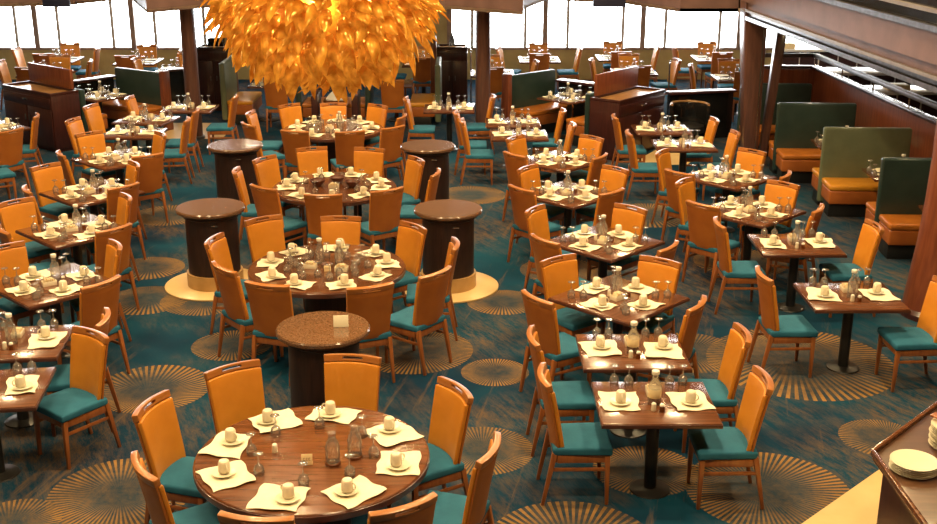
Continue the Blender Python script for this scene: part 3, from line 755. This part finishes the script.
def booth_table(x, y, rz, w, d, tp, label, n):
    spawn_name = f'booth{w}{d}'
    def f():
        t = empty('booth_table')
        part(t, 'tabletop', MB().box(-w/2, w/2, -d/2, d/2, .72, .75), 'table', bevel=.006)
        part(t, 'pedestal', MB().lathe([(.20, 0), (.20, .02), (.045, .04), (.045, .70), (.15, .7195)], 18), 'black')
        return t
    BUILD.setdefault(spawn_name, f)
    spawn(spawn_name, (x, y, 0), rz, label, 'table', 'booth tables')
    spots = [(-w/4, d/2 - .17, math.pi/2, 'back-left'), (w/4, d/2 - .17, math.pi/2, 'back-right'), (-w/4, -d/2 + .17, -math.pi/2, 'front-left'), (w/4, -d/2 + .17, -math.pi/2, 'front-right')]
    for (ox, oy, a, nm) in spots[:n] if n < 4 else spots:
        c = (x + ox * math.cos(rz) - oy * math.sin(rz), y + ox * math.sin(rz) + oy * math.cos(rz))
        place(c, a + rz, 0, f'the {nm} seat', tp, nap='napkint', gob=0)
        for gx, gy, io in ((.045, .20, 'inner'), (w/2 - .045, .12, 'outer')):
            put('goblet', (x, y), rz, (math.copysign(gx, ox), math.copysign(gy, oy)), f'upturned goblet, {io} one, at the {nm} seat of {tp}', 'goblet', 'upturned goblets on the tables')
    put('carafe', (x, y), rz, (0, .05), f'capped glass carafe in the middle of {tp}', 'carafe', 'carafes on the tables')
    put('salt', (x, y), rz, (0, -.06), f'salt shaker in the middle of {tp}', 'shaker', 'salt shakers')
for y, nm in ((13.35, 'first'), (15.28, 'second'), (17.22, 'third'), (19.15, 'fourth')):
    booth_table(BXL(y) + (.70 if y < 14 else .80 if y < 19 else .98), y, R(-3), .92, .66, f'the {nm} right-hand booth table', f'brown table in the {nm} right-hand booth counted from the camera', 4)
# window-side booths left and right of the round tables
def booth_pair(p0, p1, side, nm, endsign):
    """panel seen from p0 to p1 (top edge, 1.1 m up); its bench faces the camera"""
    p0, p1 = at(*p0, 1.1), at(*p1, 1.1); mid = (p0 + p1) / 2; d = (p1 - p0); rz = math.atan2(d.y, d.x); w = d.length
    n = Vector((math.sin(rz), -math.cos(rz), 0))
    bench((mid.x, mid.y, 0), rz, w, f'{nm} booth bench with tall green back and wooden end post', (1,), 1.1, False, endsign, .52)
    c = mid + n * 1.02
    booth_table(c.x, c.y, rz, .92, .82, f'the {nm} booth table', f'brown table standing in the {nm} window-side booth', 4)
    e = mid + n * 1.93
    return e, rz
e, rz = booth_pair((116, 67), (164, 73), -1, 'left', 1)
bench((e.x + .12, e.y + .18, 0), rz + math.pi, .9, 'low booth bench backing onto the left service cabinet', (1,), 1.0, False, None, .46)
e, rz = booth_pair((507, 76), (554, 69), 1, 'right', -1)
bench((e.x - .0, e.y + .02, 0), rz + math.pi, 1.1, 'low booth bench backing onto the right service cabinet', (1,), 1.0, False, None, .46)
# benches behind the poles, seen beside the chandelier
def side_booth(px, py, face, nm, tpx):
    p = at(px, py, .48)
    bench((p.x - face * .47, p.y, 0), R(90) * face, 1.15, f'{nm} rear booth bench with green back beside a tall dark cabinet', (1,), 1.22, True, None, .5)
    q = at(tpx + face * 6, 83, TOP)
    booth_table(q.x, q.y, R(90), .92, .66, f'the {nm} rear booth table', f'dark table in the {nm} rear booth', 2)
side_booth(253, 96, 1, 'left', 262)
side_booth(415, 98, -1, 'right', 402)
for px, nm in ((216, 'left'), (453, 'right')):
    p = at(px, 112, 0)
    a = Vector((p.x - .33, p.y + .1, 0)); b = Vector((p.x + .30, p.y + .1, 0))
    cabinet(a, b, .5, 1.28, None, f'tall dark cabinet behind the {nm} pole', False)
    s = 1 if nm == 'left' else -1
    o = link('wooden_post', MB().box(p.x + s * .40 - .06, p.x + s * .40 + .06, p.y + .1, p.y + .24, 0, 1.55).mesh('wooden_post', M['redwood'], bevel=.01)); tag(o, f'reddish wooden post at the side of the {nm} tall cabinet', 'post')
p = at(218, 112, 0)
o = link('black_box', MB().box(p.x - .16, p.x + .16, p.y + .18, p.y + .45, 1.332, 1.50).mesh('black_box', M['blackglass'], bevel=.01)); tag(o, 'black box standing on the left tall cabinet', 'box')
p = at(452, 112, 0); mb = MB(); mb.lathe([(.09, 1.332), (.06, 1.36), (.055, 1.45), (.0, 1.62)], 4, (p.x, p.y + .33, 0)); o = link('folded_napkin', mb.mesh('folded_napkin', M['black'])); tag(o, 'black pointed folded napkin on the right tall cabinet', 'napkin')
# two dark low stands with orange seats behind the farthest round table
for px, s, nm in ((309, 1, 'left'), (361, -1, 'right')):
    p = at(px, 101, .48)
    bench((p.x - s * .16, p.y + .1, 0), R(90) * s, .8, f'{nm} orange bench under the chandelier behind the farthest table', (1,), .80, False, None, .46)
    q = at(px + s * 6, 104, .6)
    o = link('dark_end_panel', MB().box(q.x - .06, q.x + .06, q.y - .1, q.y + .5, 0, .78).mesh('dark_end_panel', M['mahogany'], bevel=.01)); tag(o, f'dark wooden screen beside the {nm} orange bench', 'screen')
p = at(335, 106, .5); t = empty('low_side_table', (p.x, p.y + .2, 0)); tag(t, 'small low table with white folded cloth under the chandelier', 'table')
part(t, 'tabletop', MB().box(-.22, .22, -.2, .2, .56, .60), 'table'); part(t, 'pedestal', MB().lathe([(.15, 0), (.15, .02), (.04, .03), (.04, .5595)], 14), 'black')
o = link('folded_cloth', MB().lathe([(.2, 0), (.12, .1), (0, .2)], 4, (p.x, p.y + .2, .6005)).mesh('folded_cloth', M['white'])); tag(o, 'white cloth folded to a point on the low table', 'cloth')
KEEP[:] = []
for px, nm in ((275, 'left'), (392, 'right')):
    chair_top(px, 80, 90, 'the dark ledge behind', f'the farthest round table, {nm} one')

# ------------------------------------------------------------------ columns, poles, ledges
for (px, py, nm) in ((187.5, 12, 'left'), (480.5, 12, 'right')):
    Yp = 21.15; t = empty('round_pole', ((px + 2.5 - 468.5) / FOC * (Yp * math.cos(PITCH) + 3 * math.sin(PITCH)), Yp, 0)); tag(t, f'brown round pole carrying the ceiling edge, {nm} one of two', 'pole', 'round poles')
    part(t, 'shaft', MB().lathe([(.135, .06), (.135, 2.44)], 24), 'pole'); part(t, 'base_ring', MB().lathe([(.17, 0), (.17, .05), (.14, .0595)], 24), 'darksteel')
p = at(743, 158, 0); t = empty('tapered_column', (4.72, 18.95, 0)); tag(t, 'tall red-brown tapered wooden column at the end of the booths', 'column')
part(t, 'shaft', MB().bar((0, 0, .05), (-.12, 0, 3.2), .24, .42), 'pole', bevel=.03)
part(t, 'base_block', MB().box(-.17, .17, -.17, .17, 0, .0495), 'mahogany', bevel=.01)
part(t, 'inlay', MB().bar((.06, -.135, .3), (.02, -.215, 3.1), .012), 'steel')
part(t, 'leaning_post', MB().bar((.22, .05, .0), (.40, .05, 2.43), .12, .16), 'pole', bevel=.01)
t = empty('flared_column', (5.16, 11.9, 0)); tag(t, 'broad mahogany column with flared foot, in front of the right mezzanine', 'column')
part(t, 'shaft', MB().lathe([(.36, .1), (.335, .35), (.285, .8), (.255, 1.3), (.24, 1.8), (.235, 4.4)], 36), 'redwood')
part(t, 'foot', MB().lathe([(.40, 0), (.40, .06), (.36, .0995)], 36), 'mahogany')
# ledges (low dark screens with a counter top)
def ledge(a, b, h, label):
    a, b = Vector(a[:2]), Vector(b[:2]); d = b - a; w = d.length; t = empty('dark_screen', (a.x, a.y, 0), math.atan2(d.y, d.x)); tag(t, label, 'screen')
    part(t, 'panel', MB().box(0, w, -.04, .04, 0, h - .04), 'blackglass'); part(t, 'top_ledge', MB().box(-.02, w + .02, -.12, .12, h - .0395, h), 'mahogany', bevel=.006)
ledge(at(669, 92, .9), at(733, 89, .9), .9, 'black low screen with dark ledge left of the tapered column')
ledge(at(560, 79, .9), at(601, 84, .9), .9, 'black low screen with dark ledge left of the right service cabinet')
ledge(at(74, 81, .9), at(112, 75, .9), .9, 'black low screen with dark ledge right of the left service cabinet')
ledge(at(168, 69, .9), at(183, 68, .9), .9, 'black low screen with dark ledge left of the left pole')
for px, py, nm in ((667, 118, 'beside the right service cabinet'), (200, 108, 'beside the left pole'), (471, 104, 'beside the right pole')):
    p = at(px, py, 0); t = empty('chrome_post', (p.x, p.y, 0)); tag(t, f'thin chrome post standing {nm}', 'post')
    part(t, 'tube', MB().lathe([(.018, .02), (.018, 1.12)], 12), 'steel'); part(t, 'finial', MB().lathe([(0, 1.1205), (.028, 1.14), (.028, 1.16), (0, 1.18)], 12), 'steel'); part(t, 'foot', MB().lathe([(.09, 0), (.09, .012), (.02, .0195)], 16), 'steel')
p = at(689, 104, .78); t = empty('tub_chair', (p.x, p.y, 0), 0); tag(t, 'black rounded tub chair in front of the black screen', 'chair')
part(t, 'shell', MB().slab(lin(-1, 1, 12), lin(0, 1, 4), lambda u, v: (Vector((.33 * math.sin(u * 1.7), .33 * math.cos(u * 1.7) - .1, .12 + .66 * v)), Vector((math.sin(u * 1.7), math.cos(u * 1.7), 0))), .07), 'blackglass', bevel=.015)
part(t, 'seat', MB().lathe([(0, .3), (.27, .3), (.28, .34), (.27, .42), (0, .44)], 24, (0, -.1, 0)), 'black'); part(t, 'piping', MB().tube([(.33 * math.sin(u * 1.7), .33 * math.cos(u * 1.7) - .1, .79) for u in lin(-1, 1, 16)], .022), 'traywood')
part(t, 'base', MB().lathe([(.2, 0), (.2, .11), (.3, .119)], 20, (0, -.05, 0)), 'black')

# ------------------------------------------------------------------ far dining by the windows
far_tables = [(-11.2, 24.6, 0), (-9.3, 26.2, 1), (-8.9, 24.2, 0), (-7.4, 25.9, 1), (-6.2, 24.6, 0), (.5, 24.2, 0), (1.6, 26.2, 1), (3.5, 24.4, 0), (3.4, 26.5, 1), (5.6, 26.4, 1), (5.5, 23.6, 0), (-1.0, 25.6, 1)]
BUILD['far_table'] = square_top(.9, .9)
ORD = ['first', 'second', 'third', 'fourth', 'fifth', 'sixth', 'seventh', 'eighth', 'ninth', 'tenth', 'eleventh', 'twelfth']
far_sorted = sorted(far_tables, key=lambda q: q[0] / q[1])
for i, (x, y, _) in enumerate(far_sorted):
    tp = f'the {ORD[i]} window table from the left'
    spawn('far_table', (x, y, 0), 0, f'square table by the windows, {ORD[i]} from the left', 'table', 'window tables')
    nap = [(-.25, -.2), (.25, -.2), (-.25, .2), (.25, .2)]
    for j, (ox, oy) in enumerate(nap):
        nm = ('front' if oy < 0 else 'back') + '-' + ('left' if ox < 0 else 'right')
        spawn('napkins%d' % (j % 4), (x + ox, y + oy, TOP + .0015), 0, f'cream napkin at the {nm} of {tp}', 'napkin', 'napkins laid on the tables')
        spawn('goblet', (x + ox * .35, y + oy * 1.7 , TOP), 0, f'upturned goblet, inner one, at the {nm} of {tp}', 'goblet', 'upturned goblets on the tables')
        spawn('goblet', (x + ox * .85, y + oy * 1.85, TOP), 0, f'upturned goblet, outer one, at the {nm} of {tp}', 'goblet', 'upturned goblets on the tables')
    spawn('carafe', (x, y, TOP), 0, f'capped glass carafe in the middle of {tp}', 'carafe', 'carafes on the tables')
    for nm, ox, oy, f in (('front', -.02, -.62, 92), ('left', -.66, .03, -6), ('right', .66, .02, 184), ('back', .02, .63, -88)):
        q = Vector((x + ox, y + oy))
        if any((q - v).length < .78 for v in SEATED) or nm + str(i) in ('left6', 'front4'): continue
        KEEP[:] = [rect_in(x, y, 0, .47, .47)]
        chair((x + ox + jit(.03), y + oy), f + jit(8), f'the {nm} seat', tp)

# ------------------------------------------------------------------ buffet behind the right partition
def counter_unit(x0, x1, y, label, h=1.0):
    t = empty('buffet_counter', (x0, y, 0)); tag(t, label, 'counter', None); w = x1 - x0
    part(t, 'cabinet', MB().box(0, w, 0, .7, 0, h - .05), 'darkpanel'); part(t, 'worktop', MB().box(-.03, w + .03, -.05, .73, h - .0495, h), 'whitetop', bevel=.006)
    n = int(w / .42)
    for k in range(n + 1):
        x = w * k / n; part(t, 'divider', MB().box(max(0, x - .012), min(w, x + .012), -.012, -.0005, .04, h - .06), 'divider')
counter_unit(6.9, 11.6, 25.6, 'farthest buffet counter with pale dividers and white top', 1.05)
counter_unit(7.0, 11.6, 22.6, 'middle buffet counter with pale dividers and white top')
counter_unit(7.2, 11.6, 20.4, 'nearest buffet counter with pale dividers and white top')
p = at(904, 92, 1.02); o = link('serving_box', MB().box(p.x - .2, p.x + .2, 20.5, 20.8, 1.001, 1.10).mesh('serving_box', M['label'], bevel=.01)); tag(o, 'cream box on the nearest buffet counter', 'box')
p = at(806, 57, 1.06); o = link('serving_box', MB().box(p.x - .14, p.x + .14, 25.7, 25.95, 1.051, 1.16).mesh('serving_box', M['label'], bevel=.01)); tag(o, 'cream box on the farthest buffet counter', 'box')
# partition with handrail
P0, P1, P2 = Vector((5.30, 20.75, 0)), Vector((6.22, 20.75, 0)), Vector((6.70, 11.2, 0))
def wallseg(name, a, b, z0, z1, th, m):
    d = (b - a); n = Vector((-d.y, d.x, 0)).normalized() * th / 2
    return struct(name, MB().prism([(a + n)[:2], (b + n)[:2], (b - n)[:2], (a - n)[:2]], z0, z1), m)
wallseg('wall_booth_end', P0, P1, 0, 1.36, .08, 'redwood'); wallseg('wall_booth_side', P1 + Vector((.04, 0, 0)), P2, 0, 1.36, .08, 'redwood')
t = empty('handrail', (0, 0, 0)); tag(t, 'dark handrail with steel posts above the red-brown booth partition', 'handrail')
q0, q1, q2 = (Vector((v.x, v.y, 0)) for v in (P0, P1, P2))
part(t, 'rail', MB().bar((*q0[:2], 1.60), (*q1[:2], 1.60), .10, .10, .07, .07).bar((*q1[:2], 1.60), (*q2[:2], 1.60), .10, .10, .07, .07), 'railgrey', bevel=.012)
part(t, 'capping', MB().bar((*q0[:2], 1.39), (*q1[:2], 1.39), .14, .14, .05, .05).bar((*q1[:2], 1.39), (*q2[:2], 1.39), .14, .14, .05, .05), 'mahogany', bevel=.008)
for k in range(8):
    v = q1.lerp(q2, k / 7); part(t, 'post', MB().lathe([(.014, 1.4155), (.014, 1.566)], 8, (v.x, v.y, 0)), 'steel')
for k in range(14):
    v0, v1 = q1.lerp(q2, (k + .12) / 14), q1.lerp(q2, (k + .78) / 14)
    part(t, 'steel_strip', MB().bar((v0.x, v0.y, 1.43), (v1.x, v1.y, 1.43), .05, .05, .012, .012), 'steel')

# ------------------------------------------------------------------ room shell
circ_px = [(122, 492, 72, 44, .0, -.1), (14, 522, 46, 40, 0, -.3), (152, 388, 58, 42, 0, -.3), (146, 300, 42, 42, 0, .35), (148, 268, 36, 40, 0, .3), (413, 350, 60, 52, .1, 0), (503, 302, 36, 44, 0, .25),
    (482, 450, 52, 46, .0, 0), (572, 545, 86, 44, 0, -.2), (768, 490, 82, 50, -.1, 0), (800, 362, 92, 52, 0, .25), (882, 438, 42, 44, .2, .1), (645, 470, 52, 44, 0, 0), (232, 345, 40, 40, 0, .1), (690, 352, 52, 44, 0, 0),
    (560, 270, 40, 40, 0, 0), (650, 215, 44, 40, 0, .2), (470, 195, 36, 40, 0, 0), (170, 215, 38, 40, 0, 0), (205, 300, 44, 44, 0, 0), (740, 262, 46, 44, 0, .2), (495, 372, 34, 40, 0, 0)]
circles = []
for (px, py, rx, rays, ox, oy) in circ_px:
    p = at(px, py, 0); r = at(px + rx, py, 0).x - p.x; circles.append((p.x, p.y, r, rays, ox * r, oy * r))
M['carpet'] = carpet_mat(circles)
X0, X1, Y0, Y1 = -14, 12, -3, 28
struct('floor', MB().box(X0, X1, Y0, Y1, -.1, 0), 'carpet', smooth=False)
s0, s1 = Vector((1.96, 7.0)), Vector((3.95, 8.93)); n = Vector((.70, -.72)) * .62
struct('floor_stone_strip', MB().prism([tuple(s0), tuple(s1), tuple(s1 + n), (2.735, 6.82), (2.735, 5.0), (1.9, 5.0)], 0.0005, .004), 'cream_stone', smooth=False)
pA = [at(170, 114, 0), at(262, 112, 0), at(262, 128, 0), at(170, 131, 0)]
struct('floor_stone_left', MB().prism([(-5.9, 21.1), (-4.6, 21.1), (-4.6, 22.6), (-5.9, 22.6)], .0005, .004), 'cream_stone', smooth=False)
struct('floor_stone_right', MB().prism([(2.7, 19.0), (3.7, 19.0), (4.4, 20.6), (3.6, 20.6)], .0005, .004), 'cream_stone', smooth=False)
struct('ceiling', MB().box(X0, X1, Y0, Y1, 7.0, 7.1), 'ceil', smooth=False)
struct('wall_left', MB().box(X0 - .1, X0, Y0, Y1, -.1, 7.1), 'wallpaint', smooth=False)
struct('wall_right', MB().box(X1, X1 + .1, Y0, Y1, -.1, 7.1), 'wallpaint', smooth=False)
struct('wall_front', MB().box(X0, X1, Y0 - .1, Y0, -.1, 7.1), 'wallpaint', smooth=False)
SILL, HEAD = .72, 2.62
struct('wall_back', MB().box(X0, X1, Y1, Y1 + .15, -.1, SILL).box(X0, X1, Y1, Y1 + .15, HEAD, 7.1), 'olive', smooth=False)
xw = lambda px: (px - 468.5) / FOC * (Y1 * math.cos(PITCH) + 3.0 * math.sin(PITCH))
struct('wall_back_pier', MB().box(xw(221), xw(447), Y1 - .01, Y1 + .15, SILL, HEAD), 'olive', smooth=False)
posts = [[-62, 32, 129, 221], [447, 543, 641, 738, 836, 934]]; wn = 0
for grp in posts:
    for a, b in zip(grp, grp[1:]):
        wn += 1; x0, x1 = xw(a), xw(b)
        w = empty(f'window_{wn}', ((x0 + x1) / 2, Y1, 0)); w['kind'] = 'structure'; h = (x1 - x0) / 2
        part(w, 'frame', MB().box(-h, -h + .12, -.03, .05, SILL, HEAD).box(-h + .12, h, -.03, .05, SILL, SILL + .05).box(-h + .12, h, -.03, .05, HEAD - .05, HEAD), 'brownpost')
        for q in (-h + .60, h - .42): part(w, 'mullion', MB().box(q - .035, q + .035, -.02, .04, SILL + .05, HEAD - .05), 'greypost')
        part(w, 'pane', MB().box(-h + .12, h, .042, .048, SILL + .05, HEAD - .05), 'pane')
# rear ceiling edge (fascia of the upper deck) and its soffit
FZ = 2.44
fpts = [(-60, 8), (0, 7), (75, 5), (78, 4), (118, 0), (132, 0), (147, 13), (165, 11.5), (201, 8), (300, 10), (445, 9), (523, 15), (524, 9), (547, 0), (590, 2), (623, 3.5), (680, 12), (738, 12)]
fw = [at(*p, FZ) for p in fpts]
fw = [Vector((v.x, v.y, 0)) for v in fw]; fw = [Vector((-13.9, fw[0].y, 0))] + fw
ring = [(v.x, v.y) for v in fw]
fr = MB()
for a, b in zip(fw, fw[1:]):
    fr.add([(a.x, a.y, FZ), (b.x, b.y, FZ), (b.x, b.y, 3.3), (a.x, a.y, 3.3)], [(0, 1, 2, 3)])
struct('trim_1', fr, 'mauve', smooth=False)
corner = (4.45, 19.0)
outline = ring + [corner, (4.85, 12.4), (5.1, 9.0), (5.2, 4.0), (11.95, 4.0), (11.95, 27.9), (-13.9, 27.9)]
struct('ceiling_rear', MB().prism(outline, FZ + .003, FZ + .06), 'ceil', smooth=False)
struct('floor_upper', MB().prism(outline, 3.0, 3.06), 'darkfascia', smooth=False)
for px, nm in (((50, 76), 'left'), ((591, 623), 'right')):
    a, b = at(px[0], 8, FZ - .0), at(px[1], 8, FZ)
    y = min(a.y, b.y) - .05; o = link('hanging_panel', MB().box(a.x, b.x, y - .3, y - .2, FZ + .05, 3.2).mesh('hanging_panel', M['navy'], bevel=.01)); tag(o, f'dark navy panel on the rear ceiling edge, {nm} one of two', 'panel', 'navy panels')
# side mezzanine edge on the right
e0, e1, e2, e3 = Vector((4.45, 19.0, 0)), Vector((4.85, 12.4, 0)), Vector((5.1, 9.0, 0)), Vector((5.2, 4.0, 0))
def edge_strip(name, z0, z1, off, m):
    mb = MB(); th = .06
    for a, b in ((e0, e1), (e1, e2), (e2, e3)):
        d = (b - a); n = Vector((d.y, -d.x, 0)).normalized() * -1
        n = Vector((-abs(n.x), n.y if n.x < 0 else -n.y, 0))
        p, q = a + n * off, b + n * off
        mb.prism([tuple((p)[:2]), tuple(q[:2]), tuple((q - n * th)[:2]), tuple((p - n * th)[:2])], z0, z1)
    return struct(name, mb, m, smooth=False)
edge_strip('trim_2', 2.44, 2.50, .02, 'darksteel'); edge_strip('trim_3', 2.50, 2.57, -.03, 'darksteel'); edge_strip('trim_4', 2.57, 2.61, .03, 'greytrim')
edge_strip('trim_5', 2.61, 2.73, -.01, 'mauve'); edge_strip('trim_6', 2.73, 3.06, .05, 'mauve'); edge_strip('trim_7', 3.06, 3.12, .09, 'darksteel'); edge_strip('trim_8', 3.12, 3.24, .02, 'blackglass'); edge_strip('trim_9', 3.24, 3.28, .06, 'greytrim')
edge_strip('trim_10', 3.28, 3.75, .0, 'blackglass')

# ------------------------------------------------------------------ light
w = bpy.data.worlds.new('sky'); bpy.context.scene.world = w; w.use_nodes = True; nt = w.node_tree
bg = nt.nodes['Background']; tc = nt.nodes.new('ShaderNodeTexCoord'); sx = nt.nodes.new('ShaderNodeSeparateXYZ'); nt.links.new(tc.outputs['Generated'], sx.inputs[0])
cr = nt.nodes.new('ShaderNodeValToRGB'); cr.color_ramp.elements[0].position = .40; cr.color_ramp.elements[0].color = (.88, .95, 1, 1); cr.color_ramp.elements[1].position = .52; cr.color_ramp.elements[1].color = (1, 1, 1, 1)
mr = nt.nodes.new('ShaderNodeMapRange'); mr.inputs['From Min'].default_value = -1; nt.links.new(sx.outputs[2], mr.inputs['Value']); nt.links.new(mr.outputs[0], cr.inputs[0]); nt.links.new(cr.outputs[0], bg.inputs['Color'])
bg.inputs['Strength'].default_value = 20.0
def lamp(kind, name, loc, energy, color, **k):
    d = bpy.data.lights.new(name, kind); d.energy = energy; d.color = color
    for a, v in k.items(): setattr(d, a, v)
    o = bpy.data.objects.new(name, d); COL.objects.link(o); o.location = loc; return o
for grp, (a, b) in enumerate(((-62, 221), (447, 934))):
    o = lamp('AREA', 'window_portal', ((xw(a) + xw(b)) / 2, Y1 - .1, (SILL + HEAD) / 2), 1, (1, 1, 1), shape='RECTANGLE', size=xw(b) - xw(a), size_y=HEAD - SILL)
    o.rotation_euler = (R(90), 0, R(180)); o.data.cycles.is_portal = True
WARM = (1, .72, .37)
for ix, x in enumerate((-6.6, -3.0, .6, 3.6)):
    for iy, y in enumerate((4.6, 8.4, 12.2, 16.0, 19.6)):
        lamp('AREA', 'downlight', (x + .3 * (iy % 2), y, 6.9), 160, WARM, shape='DISK', size=.5)
for x, y in ((5.8, 14.5), (5.9, 17.5)): lamp('AREA', 'booth_downlight', (x, y - .3, 2.40), 9, WARM, shape='DISK', size=.2)
for k, x in enumerate((-12, -9.6, -7.2, -4.8, -2.4, 0, 2.4, 4.8, 7.2, 9.6)):
    lamp('AREA', 'rear_downlight', (x, 24.2 + .8 * (k % 2), 2.42), 26, (1, .82, .58), shape='DISK', size=.25)
lamp('POINT', 'chandelier_lamp', (cc.x, cc.y, cc.z), 150, (1, .74, .38), shadow_soft_size=.66)
for k in range(5):
    a = 2 * math.pi * k / 5 + .9
    lamp('POINT', 'chandelier_bulb', (cc.x + .72 * math.cos(a), cc.y + .72 * math.sin(a), cc.z - .15), 24, (1, .76, .4), shadow_soft_size=.05)

sc = bpy.context.scene
sc.view_settings.view_transform = 'Standard'; sc.view_settings.look = 'None'; sc.view_settings.exposure = 0
sc.cycles.max_bounces = 6; sc.cycles.diffuse_bounces = 3; sc.cycles.glossy_bounces = 3; sc.cycles.transparent_max_bounces = 16
sc.cycles.caustics_reflective = False; sc.cycles.caustics_refractive = False; sc.cycles.sample_clamp_indirect = 4
